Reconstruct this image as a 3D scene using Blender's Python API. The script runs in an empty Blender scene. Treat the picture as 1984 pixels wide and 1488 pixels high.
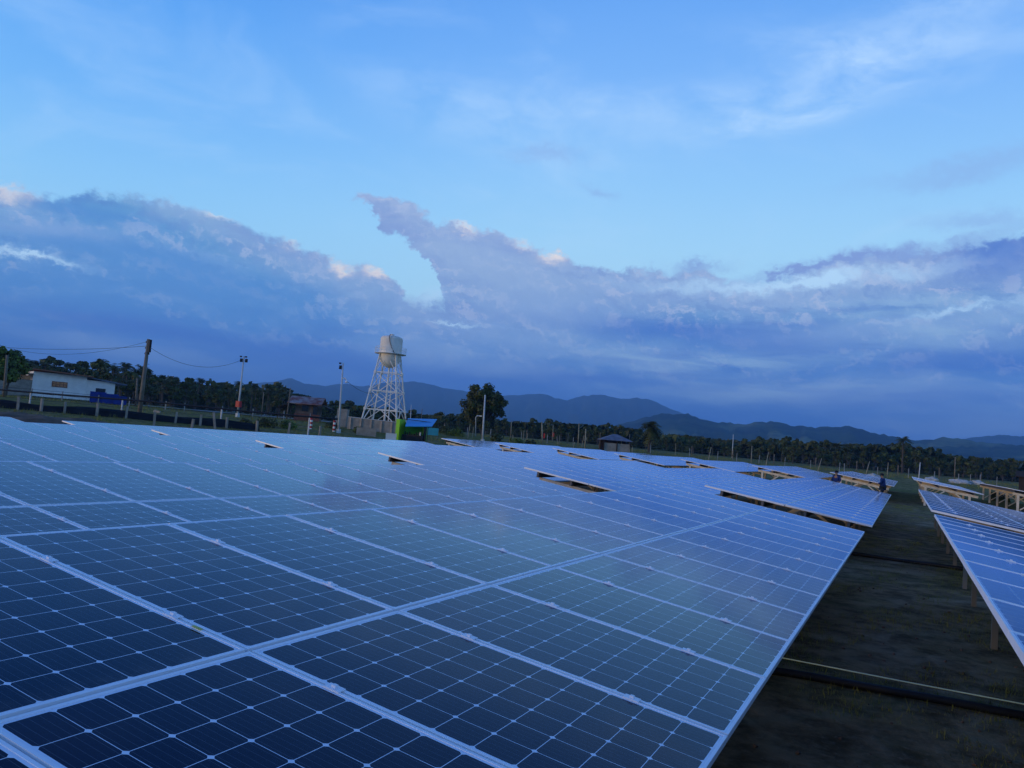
import bpy, bmesh, math, random
from mathutils import Vector, Matrix, noise
R = math.radians
C = bpy.context.scene.collection
scn = bpy.context.scene
random.seed(7)

# ------------------------------------------------------------------ camera
F, YAW, PITCH, ROLL = 1566.27, R(26.2741), R(3.7551), R(4.7397)   # focal length in pixels of a 1984 wide frame
CAM = Vector((0.6004, -2.4485, 1.1325))
_f = Vector((-math.sin(YAW)*math.cos(PITCH), math.cos(YAW)*math.cos(PITCH), math.sin(PITCH)))
_r0 = Vector((math.cos(YAW), math.sin(YAW), 0)); _u0 = _r0.cross(_f)
_r = _r0*math.cos(ROLL) + _u0*math.sin(ROLL)
_u = -_r0*math.sin(ROLL) + _u0*math.cos(ROLL)
cd = bpy.data.cameras.new('camera'); cam = bpy.data.objects.new('camera', cd); C.objects.link(cam)
cd.sensor_fit = 'HORIZONTAL'; cd.sensor_width = 36; cd.lens = F/1984*36; cd.clip_start = .05; cd.clip_end = 60000
cam.matrix_world = Matrix(((_r.x, _u.x, -_f.x, CAM.x), (_r.y, _u.y, -_f.y, CAM.y), (_r.z, _u.z, -_f.z, CAM.z), (0, 0, 0, 1)))
scn.camera = cam
def ray(px, py): return _f + _r*((px-992)/F) + _u*((744-py)/F)
def P(px, py, D): return CAM + ray(px, py)*D
def azel(px, py):
    d = ray(px, py).normalized()
    return math.degrees(math.atan2(d.x, d.y)), math.degrees(math.asin(d.z))

scn.view_settings.view_transform = 'Standard'; scn.view_settings.look = 'None'
scn.view_settings.exposure = .22; scn.view_settings.gamma = 1
scn.render.engine = 'CYCLES'

# ------------------------------------------------------------------ colour helpers
def lin(r, g, b):
    f = lambda v: (v/12.92 if v <= .04045 else ((v+.055)/1.055)**2.4)
    return (f(r/255), f(g/255), f(b/255), 1)

class NT:
    """small helper to write node graphs"""
    def __init__(s, tree): s.t = tree; s.n = tree.nodes; s.l = tree.links
    def new(s, typ, **kw):
        n = s.n.new(typ)
        for k, v in kw.items(): setattr(n, k, v)
        return n
    def put(s, sock, v):
        if isinstance(v, bpy.types.NodeSocket): s.l.new(v, sock)
        else: sock.default_value = v
    def m(s, op, a, b=0, c=None, clamp=False):
        n = s.new('ShaderNodeMath', operation=op, use_clamp=clamp)
        s.put(n.inputs[0], a); s.put(n.inputs[1], b)
        if c is not None: s.put(n.inputs[2], c)
        return n.outputs[0]
    def mix(s, fac, a, b, mode='MIX'):
        n = s.new('ShaderNodeMix', data_type='RGBA', blend_type=mode, clamp_factor=True)
        s.put(n.inputs[0], fac); s.put(n.inputs[6], a); s.put(n.inputs[7], b)
        return n.outputs[2]
    def ramp(s, fac, stops, interp='LINEAR'):
        n = s.new('ShaderNodeValToRGB'); r = n.color_ramp; r.interpolation = interp
        while len(r.elements) > 1: r.elements.remove(r.elements[-1])
        r.elements[0].position = stops[0][0]; r.elements[0].color = stops[0][1]
        for p, c in stops[1:]:
            e = r.elements.new(p); e.color = c
        s.put(n.inputs[0], fac); return n.outputs[0]
    def noise(s, vec, scale, detail=4, rough=.5, dist=0, dim='3D'):
        n = s.new('ShaderNodeTexNoise', noise_dimensions=dim)
        s.put(n.inputs['Vector'], vec); n.inputs['Scale'].default_value = scale
        n.inputs['Detail'].default_value = detail; n.inputs['Roughness'].default_value = rough
        n.inputs['Distortion'].default_value = dist
        return n.outputs[0]
    def comb(s, x, y, z=0):
        n = s.new('ShaderNodeCombineXYZ'); s.put(n.inputs[0], x); s.put(n.inputs[1], y); s.put(n.inputs[2], z); return n.outputs[0]
    def smooth(s, v, a, b):
        n = s.new('ShaderNodeMapRange', interpolation_type='SMOOTHSTEP')
        s.put(n.inputs[0], v); n.inputs[1].default_value = a; n.inputs[2].default_value = b
        n.inputs[3].default_value = 0; n.inputs[4].default_value = 1
        return n.outputs[0]
    def curve(s, v, pts):
        n = s.new('ShaderNodeFloatCurve'); c = n.mapping.curves[0]
        n.mapping.clip_min_y = 0; n.mapping.extend = 'HORIZONTAL'
        c.points[0].location = pts[0]; c.points[1].location = pts[-1]
        for p in pts[1:-1]: c.points.new(*p)
        for p in c.points: p.handle_type = 'VECTOR'
        n.mapping.update()
        s.put(n.inputs['Value'], v); return n.outputs[0]

# ------------------------------------------------------------------ sky (world), drawn in azimuth and elevation
SUN_AZ, SUN_EL = 222.0, 2.6          # clockwise from +Y, degrees: behind the camera, just above the horizon
world = bpy.data.worlds.new('World'); scn.world = world; world.use_nodes = True
w = NT(world.node_tree); w.n.clear()
geo = w.new('ShaderNodeTexCoord').outputs['Generated']
sp = w.new('ShaderNodeSeparateXYZ'); w.put(sp.inputs[0], geo)
az = w.m('MULTIPLY', w.m('ARCTAN2', sp.outputs[0], sp.outputs[1]), 57.29578)
el = w.m('MULTIPLY', w.m('ARCSINE', sp.outputs[2]), 57.29578)
base_v = w.comb(az, el)
# domain warp for ragged, billowing edges
def warp(scale, amp, sx=1.0, sy=1.0, seed=0.0, detail=5, rough=.55):
    v = w.comb(w.m('MULTIPLY_ADD', az, sx, seed), w.m('MULTIPLY', el, sy), seed)
    n = w.noise(v, scale, detail, rough)
    return w.m('MULTIPLY', w.m('SUBTRACT', n, .5), amp)
wa = w.m('ADD', warp(.35, 2.4, .6, 1, 3.1), warp(1.3, 1.8, .8, 1.0, 17.0, 6, .65))
we = w.m('ADD', warp(.4, 2.4, .6, 1, 8.7), warp(1.4, 1.7, .8, 1.0, 5.0, 6, .68))
az2 = w.m('ADD', az, wa); el2 = w.m('ADD', el, we)
# smaller warp, for streaks
az3 = w.m('ADD', az, warp(.25, 5, .5, 1, 31.0)); el3 = w.m('ADD', el, warp(.3, 1.8, .35, 1.3, 41.0))
AZ0, AZ1, EL1 = -62.0, 12.0, 30.0
tz = w.m('DIVIDE', w.m('SUBTRACT', az2, AZ0), AZ1-AZ0)
def boundary(px_pts, left=None, right=None):
    pts = []
    for x, y in px_pts:
        a, e = azel(x, y); pts.append(((a-AZ0)/(AZ1-AZ0), max(0, e/EL1)))
    pts.sort()
    if left is not None: pts.insert(0, (0, left/EL1))
    if right is not None: pts.append((1, right/EL1))
    return w.m('MULTIPLY', w.curve(tz, pts), EL1)
U1 = boundary([(0,355),(60,372),(110,385),(160,376),(300,378),(400,415),(480,452),(560,470),(640,502),(690,512),(735,520),(765,545),(792,600),(900,600),(1984,470)], 18.5, 18)
U2 = boundary([(600,420),(676,380),(695,368),(742,374),(800,395),(850,432),(900,436),(960,458),(1010,474),(1050,482),(1085,482),(1100,505),(1200,520),(1290,520),(1370,515),(1420,540),(1500,550),(1560,525),(1700,500),(1800,480),(1984,462)], 12.0, 17)
L2 = boundary([(600,372),(676,384),(690,388),(722,410),(748,448),(790,462),(815,488),(830,510),(850,560),(862,596),(880,640),(1984,900)], 17.4, 0)
sm = w.smooth
c1 = sm(w.m('SUBTRACT', U1, el2), -.30, .40)
c2 = w.m('MULTIPLY', sm(w.m('SUBTRACT', U2, el2), -.2, .4), sm(w.m('SUBTRACT', el2, L2), -.1, .35))
low = sm(el2, 9.6, 8.6)
cov = w.m('MAXIMUM', w.m('MAXIMUM', c1, c2), low)
depth1 = sm(w.m('SUBTRACT', U1, el2), 0, 3.2); depth2 = sm(w.m('SUBTRACT', U2, el2), 0, 4.0)

def blob(px, py, rx, ry, ang=0, soft=1.0, coarse=False):
    """soft ellipse round a direction; radii given as image pixels, returns 0..1"""
    a0, e0 = azel(px, py)
    s = math.degrees(1/F)
    ang = R(ang)            # tilt relative to the horizon, + = rising to the right
    u = w.m('SUBTRACT', az3 if coarse else az2, a0); v = w.m('SUBTRACT', el3 if coarse else el2, e0)
    ca, sa = math.cos(ang), math.sin(ang)
    p = w.m('DIVIDE', w.m('ADD', w.m('MULTIPLY', u, ca), w.m('MULTIPLY', v, sa)), rx*s)
    q = w.m('DIVIDE', w.m('SUBTRACT', w.m('MULTIPLY', v, ca), w.m('MULTIPLY', u, sa)), ry*s)
    d = w.m('ADD', w.m('MULTIPLY', p, p), w.m('MULTIPLY', q, q))
    return w.m('POWER', 2.71828, w.m('MULTIPLY', d, -soft))
# clear sky colour by elevation, deeper blue towards the left
sky_l = w.ramp(w.m('DIVIDE', el, 90), [(0, lin(146,192,232)), (.11, lin(146,196,234)), (.16, lin(128,182,232)), (.21, lin(104,163,228)), (.28, lin(78,142,220)), (.34, lin(60,122,208)), (.46, lin(40,88,178)), (.62, lin(26,62,140)), (1, lin(22,52,120))])
sky_r = w.ramp(w.m('DIVIDE', el, 90), [(0, lin(160,200,228)), (.10, lin(164,203,232)), (.15, lin(152,196,232)), (.20, lin(134,182,230)), (.27, lin(110,160,226)), (.34, lin(88,142,218)), (.46, lin(40,88,178)), (.62, lin(26,62,140)), (1, lin(22,52,120))])
sky = w.mix(sm(az, -58, -18), sky_l, sky_r)
# physical sky adds a little of its own gradient, and the glow behind the camera
nis = w.new('ShaderNodeTexSky'); nis.sky_type = 'NISHITA'; nis.sun_disc = False
nis.sun_elevation = R(SUN_EL); nis.sun_rotation = R(SUN_AZ); nis.air_density = 1.0; nis.ozone_density = 3.0
nisc = w.mix(1, nis.outputs[0], (.02, .02, .02, 1), 'MULTIPLY')
sky = w.mix(1, sky, nisc, 'ADD')
# high thin veils
hz = w.noise(w.comb(w.m('MULTIPLY', az3, .06), w.m('MULTIPLY', el3, .16), 2.2), 1.0, 6, .6, .6)
veil = w.m('MULTIPLY', sm(hz, .48, .78), sm(el, 9, 16))
veil_mask = w.m('ADD', w.m('ADD', blob(900,225,230,55,-14,1,True), blob(1230,205,260,26,3,1,True)), w.m('ADD', w.m('ADD', blob(1520,215,150,30,12,1,True), blob(1750,70,330,60,18,1,True)), blob(1550,225,140,16,6,1,True)))
veil_mask = w.m('ADD', veil_mask, blob(1650,110,200,40,-10,1,True))
fine = w.noise(w.comb(w.m('MULTIPLY', az3, .22), w.m('MULTIPLY', el3, .5), 9.2), 1.0, 6, .60, .3)
veil = w.m('ADD', w.m('MULTIPLY', veil, .22), w.m('MULTIPLY', w.m('MULTIPLY', veil_mask, sm(fine, .3, .75)), .30), clamp=True)
sky = w.mix(veil, sky, lin(186,210,242))
dk = w.m('ADD', w.m('ADD', blob(1160,372,34,9,-20,1), blob(1900,425,90,16,-6,1)), w.m('ADD', blob(1880,330,130,16,6,.8), blob(1060,300,60,14,0,1)))
sky = w.mix(w.m('MULTIPLY', dk, .55, clamp=True), sky, lin(128,160,214))
# cloud colour
ctop = lin(152,166,216); 
cl = w.ramp(w.m('DIVIDE', el, 20), [(0, lin(50,94,182)), (.08, lin(52,98,186)), (.2, lin(62,110,190)), (.33, lin(80,128,196)), (.47, lin(98,143,197)), (.62, lin(122,153,200)), (.8, lin(140,160,202)), (1, lin(132,160,202))])
bluel = w.ramp(w.m('DIVIDE', el, 20), [(0, lin(48,92,184)), (.2, lin(62,114,194)), (.5, lin(82,138,194)), (.7, lin(92,144,194)), (1, lin(116,156,196))])
cl = w.mix(w.m('MULTIPLY', sm(az, -38, -46), .9), cl, bluel)
cn = w.noise(w.comb(w.m('MULTIPLY', az3, .07), w.m('MULTIPLY', el3, .28), 5.5), 1.0, 7, .58, .7)
cn2 = w.noise(w.comb(w.m('MULTIPLY', az2, .3), w.m('MULTIPLY', el2, .5), 1.5), 1.0, 6, .6, .3)
cl = w.mix(w.m('MULTIPLY', w.m('MULTIPLY', sm(cn, .5, .7), .55), w.m('MULTIPLY_ADD', sm(el, 1.5, 6), .7, .3)), cl, lin(142,172,214))
cl = w.mix(w.m('MULTIPLY', sm(cn, .5, .32), .6), cl, lin(58,100,184))
cn3 = w.noise(w.comb(w.m('MULTIPLY', az3, .11), w.m('MULTIPLY', el3, .9), 15.5), 1.0, 6, .6, .4)
cl = w.mix(w.m('MULTIPLY', w.m('MULTIPLY', sm(cn3, .5, .75), .40), w.m('MULTIPLY_ADD', sm(el, 1.5, 6), .8, .2)), cl, lin(136,168,216))
cl = w.mix(w.m('MULTIPLY', sm(cn3, .48, .28), .35), cl, lin(54,96,182))
cl = w.mix(w.m('MULTIPLY', sm(cn2, .5, .75), .22), cl, lin(152,172,210))
def lump(scale, dx, dy, seed):      # light catches the upper side of each billow
    p1 = w.comb(w.m('MULTIPLY', az2, .75), el2, seed); p2 = w.comb(w.m('MULTIPLY', w.m('ADD', az2, dx), .75), w.m('ADD', el2, dy), seed)
    return w.m('SUBTRACT', w.noise(p1, scale, 5, .55), w.noise(p2, scale, 5, .55))
rel = w.m('ADD', w.m('MULTIPLY', lump(.55, .2, .55, 2.0), 1.6), w.m('MULTIPLY', lump(1.5, .1, .22, 6.0), 1.1))
relm = w.m('MULTIPLY', sm(el, 3.0, 9.0), 1.0)
cl = w.mix(w.m('MULTIPLY', w.m('MULTIPLY', sm(rel, .02, .30), .60), relm), cl, lin(176,186,216))
cl = w.mix(w.m('MULTIPLY', w.m('MULTIPLY', sm(rel, -.02, -.30), .55), relm), cl, lin(84,124,188))
edge = w.m('MULTIPLY', w.m('SUBTRACT', 1, w.m('MULTIPLY', depth1, depth2)), 1.0)
cl = w.mix(w.m('MULTIPLY', w.m('MULTIPLY', edge, sm(az, -52, -40)), .4), cl, lin(150,166,208))
def paint(col, fac, colour, amt): return w.mix(w.m('MULTIPLY', fac, amt, clamp=True), col, colour)
lilac = w.m('ADD', w.m('ADD', blob(860,470,120,40,-34,1), blob(1000,540,150,55,-20,1)), w.m('ADD', blob(400,440,140,26,-18,1), blob(700,570,110,35,-22,1)))
cl = paint(cl, lilac, lin(142,166,206), .5)
for a in [(170,410,130,16,-4), (110,468,90,20,2), (330,505,210,26,-8), (420,560,260,50,-6), (130,560,220,50,0)]:
    cl = paint(cl, blob(*a, 1, True), lin(78,130,196), .75)
for a in [(1520,672,110,34,2), (1330,640,260,26,0), (1850,700,190,28,4), (640,700,230,22,-2), (1100,735,190,12,0), (300,640,190,18,-5), (900,735,200,16,-2), (1750,770,150,16,4), (1940,480,90,60,10)]:
    cl = paint(cl, blob(*a, 1, True), lin(60,102,186), .8)
for a in [(1000,660,150,26,-4), (1260,700,130,30,-6), (980,720,90,14,0), (1560,760,240,24,4), (1650,640,200,22,6), (1880,640,160,34,8), (1930,820,160,26,4), (820,680,140,24,0), (240,680,160,14,-4), (90,445,110,14,3), (1080,600,110,30,0)]:
    cl = paint(cl, blob(*a, 1, True), lin(132,160,208), .55)
# bright sunlit heads and gaps
sunlit = w.m('ADD', w.m('ADD', blob(15,352,40,30,0,1.2), blob(415,422,26,7,-6,1.3)), w.m('ADD', blob(668,515,24,15,0,1.6), blob(735,528,28,15,0,1.6)))
sunlit = w.m('ADD', sunlit, w.m('ADD', w.m('ADD', blob(570,470,22,10,0,1.2), blob(1072,492,30,18,0,1.3)), w.m('ADD', blob(890,437,34,9,-14,1.2), blob(1010,470,20,14,0,1.4))))
pk = w.m('ADD', w.m('ADD', blob(1230,690,130,26,-4,1,True), blob(1420,700,150,18,6,1,True)), w.m('ADD', blob(1560,765,170,20,4,1,True), w.m('ADD', blob(1850,650,190,22,10,1,True), blob(1700,600,160,18,8,1,True))))
cl = paint(cl, w.m('MULTIPLY', pk, sm(cn3, .36, .62)), lin(140,172,210), .7)
cl = paint(cl, sunlit, lin(222,212,214), .9)
colw = w.mix(cov, sky, cl)
gap = w.m('ADD', w.m('ADD', blob(1440,552,190,12,2,1.2), blob(1640,540,170,14,7,1.2)), w.m('ADD', w.m('ADD', blob(1880,598,110,9,12,1.4), blob(826,575,46,16,6,1.4)), w.m('ADD', blob(30,485,60,8,4,1.2), blob(100,497,50,6,-10,1.2))))
gap = w.m('ADD', gap, blob(880,622,40,5,0,1.2))
colw = paint(colw, w.m('MULTIPLY', gap, sm(cn2, .25, .5)), lin(172,204,238), .85)
strg = w.m('ADD', w.m('ADD', blob(1530,525,90,12,10,1.2), blob(1350,512,60,10,8,1.2)), w.m('ADD', blob(1750,488,180,13,8,1.2), blob(1620,515,110,9,8,1.2)))
colw = paint(colw, w.m('MULTIPLY', strg, sm(cn2, .3, .55)), lin(122,146,202), .8)
# below the horizon: dull ground colour
colw = w.mix(sm(el, -.5, -3), colw, lin(40,56,72))
colw = w.mix(1, colw, (1.0,1.025,.945,1), 'MULTIPLY')
bg = w.new('ShaderNodeBackground'); w.put(bg.inputs[0], colw); bg.inputs[1].default_value = 1.25
out = w.new('ShaderNodeOutputWorld'); w.l.new(bg.outputs[0], out.inputs[0])
world.cycles.sampling_method = 'MANUAL'; world.cycles.sample_map_resolution = 512

sl = bpy.data.lights.new('sun', 'SUN'); so = bpy.data.objects.new('sun', sl); C.objects.link(so)
sl.energy = 4.0; sl.color = (1, .72, .44); sl.angle = R(12)
_sd = Vector((math.sin(R(SUN_AZ))*math.cos(R(SUN_EL)), math.cos(R(SUN_AZ))*math.cos(R(SUN_EL)), math.sin(R(SUN_EL))))
so.rotation_euler = _sd.to_track_quat('Z', 'Y').to_euler()
so.location = (0, -20, 30)

# ------------------------------------------------------------------ materials
def mat(name, col, rough=.8, metal=0, noise_amt=.25, nscale=3.0, col2=None, spec=.3, bump=0, bscale=20):
    m_ = bpy.data.materials.new(name); m_.use_nodes = True
    t = NT(m_.node_tree); b = t.n['Principled BSDF']
    tc = t.new('ShaderNodeTexCoord').outputs['Object']
    n = t.noise(tc, nscale, 5, .6)
    c2 = col2 or tuple(c*(1-noise_amt) for c in col)
    t.put(b.inputs['Base Color'], t.mix(t.smooth(n, .35, .65), (*c2[:3], 1), (*col[:3], 1)))
    b.inputs['Roughness'].default_value = rough; b.inputs['Metallic'].default_value = metal
    b.inputs['Specular IOR Level'].default_value = spec
    if bump:
        bn = t.new('ShaderNodeBump'); bn.inputs['Strength'].default_value = bump; bn.inputs['Distance'].default_value = .02
        t.put(bn.inputs['Height'], t.noise(tc, bscale, 4, .6)); t.put(b.inputs['Normal'], bn.outputs[0])
    return m_
M = {}
M['alu'] = mat('anodised_aluminium', (.93,.94,.96), .42, .05, .06, 4, spec=.5)
M['steel'] = mat('galvanised_steel', (.52,.48,.43), .6, .1, .25, 6)
M['purlin'] = mat('dull_purlin_steel', (.16,.15,.15), .7, .2, .3, 6)
M['white'] = mat('white_paint', (.92,.88,.78), .5, 0, .12, 1.2, bump=.1)
M['tank'] = mat('cream_tank_paint', (.92,.86,.72), .55, 0, .10, .8, col2=(.80,.72,.58))
M['rust'] = mat('rusty_sheet', (.42,.36,.33), .7, .1, .4, 1.3, col2=(.28,.08,.05))
M['rustrail'] = mat('rust_red_fascia', (.36,.15,.08), .8)
M['concrete'] = mat('weathered_concrete', (.38,.33,.26), .9, 0, .3, 2, bump=.3)
M['polec_shaded_post'] = mat('concrete_pole_shaded_post', (.24,.21,.16), .9, 0, .25, 2)  # also darkens the nearer table posts to stand for their shade
M['paleconc'] = mat('pale_pole', (.62,.64,.62), .6, 0, .15, 2)
M['brown'] = mat('brown_plaster', (.20,.14,.10), .9, 0, .3, 2)
M['brick'] = mat('red_brick', (.22,.10,.07), .9, 0, .4, 6)
M['green'] = mat('lime_green_paint', (.36,.78,.03), .5, 0, .12, 1.5)
M['green2'] = mat('green_board', (.12,.45,.04), .6, 0, .2, 2)
M['blue'] = mat('blue_sheet', (.01,.27,.66), .45, 0, .15, 2)
M['bluedrum'] = mat('blue_plastic', (.01,.04,.30), .45, 0, .2, 3)
M['teal'] = mat('turquoise_sheet', (.05,.36,.42), .6, 0, .2, 2)
M['dark'] = mat('dark_plastic', (.015,.016,.018), .6, 0, .3, 5)
M['darkwood'] = mat('dark_timber', (.05,.035,.025), .9, 0, .4, 5)
M['wood'] = mat('grey_timber', (.25,.20,.14), .9, 0, .4, 5)
M['bamboo'] = mat('dry_bamboo', (.38,.34,.22), .7, 0, .3, 5)
M['red'] = mat('red_paint', (.55,.03,.03), .5, 0, .15, 3)
M['orange'] = mat('orange_panes', (.70,.30,.12), .5, 0, .3, 3)
M['glassdark'] = mat('dark_window', (.02,.025,.03), .15, 0, .2, 3, spec=.5)
M['thatch'] = mat('grey_roofing', (.17,.19,.24), .8, 0, .35, 2)
M['dirt'] = mat('bare_earth', (.17,.11,.07), .95, 0, .45, 1.5, bump=.6, bscale=6)
M['rubble'] = mat('pale_sacks', (.5,.52,.5), .8, 0, .3, 3)
M['trunk'] = mat('bark', (.12,.10,.08), .95, 0, .4, 4)
M['rope'] = mat('pale_green_twine', (.80,.95,.62), .7, 0, .1, 9)
M['wire'] = mat('dark_wire', (.03,.035,.05), .6)
M['fencewire'] = mat('grey_fence_wire', (.12,.14,.13), .7)
M['fpost'] = mat('worn_fence_post', (.34,.36,.34), .8, 0, .3, 3)
M['sunlit_steel'] = mat('sunlit_galvanised_steel', (.82,.70,.52), .6, 0, .2, 5)  # galvanised steel of the back row, with warm sunlight put into its colour
M['net'] = mat('dark_shade_net', (.018,.022,.032), .9, 0, .4, 1)
M['skin'] = mat('brown_skin', (.36,.20,.12), .6)
M['hair'] = mat('black_hair', (.01,.01,.012), .6)
M['cloth'] = mat('blue_work_shirt', (.010,.035,.16), .85, 0, .3, 12)
M['cloth2'] = mat('dark_trousers', (.012,.02,.03), .85, 0, .3, 12)
M['yellow'] = mat('yellow_sticker', (.6,.6,.12), .6)
M['road'] = mat('pale_track', (.20,.22,.21), .95, 0, .25, .4)

def leafmat(name, dark, light, scale=.6):
    m_ = bpy.data.materials.new(name); m_.use_nodes = True
    t = NT(m_.node_tree); b = t.n['Principled BSDF']
    tc = t.new('ShaderNodeTexCoord').outputs['Object']
    oi = t.new('ShaderNodeObjectInfo').outputs['Random']
    n = t.noise(tc, scale, 4, .6)
    c = t.mix(t.smooth(n, .35, .68), (*dark, 1), (*light, 1))
    c = t.mix(t.m('MULTIPLY', oi, .35), c, (light[0]*1.2, light[1]*.9, light[2]*.8, 1))
    t.put(b.inputs['Base Color'], c); b.inputs['Roughness'].default_value = .6
    b.inputs['Specular IOR Level'].default_value = .25
    return m_
M['leaf'] = leafmat('tree_foliage', (.028,.036,.008), (.10,.12,.022))
M['palm'] = leafmat('palm_foliage', (.028,.036,.008), (.09,.105,.02), 1.5)
M['bright'] = leafmat('fresh_foliage', (.05,.075,.010), (.16,.22,.025), 1.0)
M['wood_far'] = leafmat('far_wood_foliage', (.026,.034,.009), (.075,.09,.018), .08)
M['grass'] = leafmat('grass_blades', (.10,.12,.018), (.25,.27,.05), .35)

# photovoltaic laminate: 6 x 10 chamfered cells on a pale sheet, thin busbars, under glass
CW, CL_, PLH = .158, .1605, .80
def pv_material():
    m_ = bpy.data.materials.new('photovoltaic_glass'); m_.use_nodes = True
    t = NT(m_.node_tree); b = t.n['Principled BSDF']
    tc = t.new('ShaderNodeTexCoord').outputs['Object']
    s = t.new('ShaderNodeSeparateXYZ'); t.put(s.inputs[0], tc)
    def cell(v, pitch, half):   # returns |offset from cell centre| in cells and inside mask
        q = t.m('DIVIDE', v, pitch)
        fr = t.m('SUBTRACT', t.m('FRACT', q), .5)
        return fr, t.m('ABSOLUTE', fr), t.m('LESS_THAN', t.m('ABSOLUTE', v), half*pitch)
    fx, ax, ix = cell(s.outputs[0], CL_, 5)
    fy, ay, iy = cell(s.outputs[1], CW, 3)
    inside = t.m('MULTIPLY', ix, iy)
    a = t.m('MULTIPLY', t.m('LESS_THAN', ax, .4915), t.m('LESS_THAN', ay, .4915))
    ch = t.m('LESS_THAN', t.m('ADD', ax, ay), .914)
    c = t.m('MULTIPLY', t.m('MULTIPLY', a, ch), inside)
    # four busbars along the length of the panel
    bb = t.m('ABSOLUTE', t.m('SUBTRACT', t.m('FRACT', t.m('MULTIPLY', t.m('ADD', fy, .5), 5)), .5))
    bus = t.m('MULTIPLY', t.m('LESS_THAN', bb, .028), c)
    n = t.noise(tc, 2.0, 3, .5); oi = t.new('ShaderNodeObjectInfo').outputs['Random']
    cellc = t.mix(oi, (.003,.004,.012,1), (.006,.009,.034,1))
    cellc = t.mix(t.m('MULTIPLY', bus, .22), cellc, (.30,.32,.36,1))
    col = t.mix(c, (.90,.92,.95,1), cellc)
    # thin dust film
    dn = t.noise(tc, 5.0, 6, .65)
    col = t.mix(t.m('MULTIPLY', t.smooth(dn, .45, .8), t.m('MULTIPLY_ADD', oi, .03, .005)), col, (.34,.32,.30,1))
    low_edge = t.m('MULTIPLY', t.smooth(s.outputs[0], PLH-.10, PLH), t.smooth(t.noise(tc, 9, 5, .7), .35, .75))
    col = t.mix(t.m('MULTIPLY', low_edge, .16), col, (.30,.27,.23,1))
    sp_ = t.new('ShaderNodeTexVoronoi'); sp_.inputs['Scale'].default_value = 2.3
    off_ = t.new('ShaderNodeVectorMath', operation='ADD'); t.put(off_.inputs[0], tc); t.put(off_.inputs[1], t.comb(t.m('MULTIPLY', oi, 91), t.m('MULTIPLY', oi, 37), oi)); t.put(sp_.inputs['Vector'], off_.outputs[0])
    spot = t.m('LESS_THAN', t.m('ADD', sp_.outputs['Distance'], t.m('MULTIPLY', t.noise(off_.outputs[0], 60, 2, .5), .03)), .032)
    col = t.mix(t.m('MULTIPLY', spot, .35), col, (.55,.55,.52,1))
    t.put(b.inputs['Base Color'], col)
    # diffuse cells under anti-reflective glass whose film gives a blue reflection
    b.inputs['Roughness'].default_value = .7; b.inputs['Specular IOR Level'].default_value = 0
    gl = t.new('ShaderNodeBsdfGlossy'); gl.inputs['Color'].default_value = (.60,.76,1,1)
    t.put(gl.inputs['Roughness'], t.m('MULTIPLY_ADD', n, .04, t.m('MULTIPLY_ADD', oi, .03, .05)))
    fre = t.new('ShaderNodeFresnel'); fre.inputs['IOR'].default_value = 1.6
    mx = t.new('ShaderNodeMixShader'); t.put(mx.inputs[0], t.m('MULTIPLY', t.m('POWER', fre.outputs[0], 1.75), 1.9, clamp=True)); t.l.new(b.outputs[0], mx.inputs[1]); t.l.new(gl.outputs[0], mx.inputs[2])
    t.l.new(mx.outputs[0], t.n['Material Output'].inputs['Surface'])
    return m_
M['pv'] = pv_material()

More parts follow.
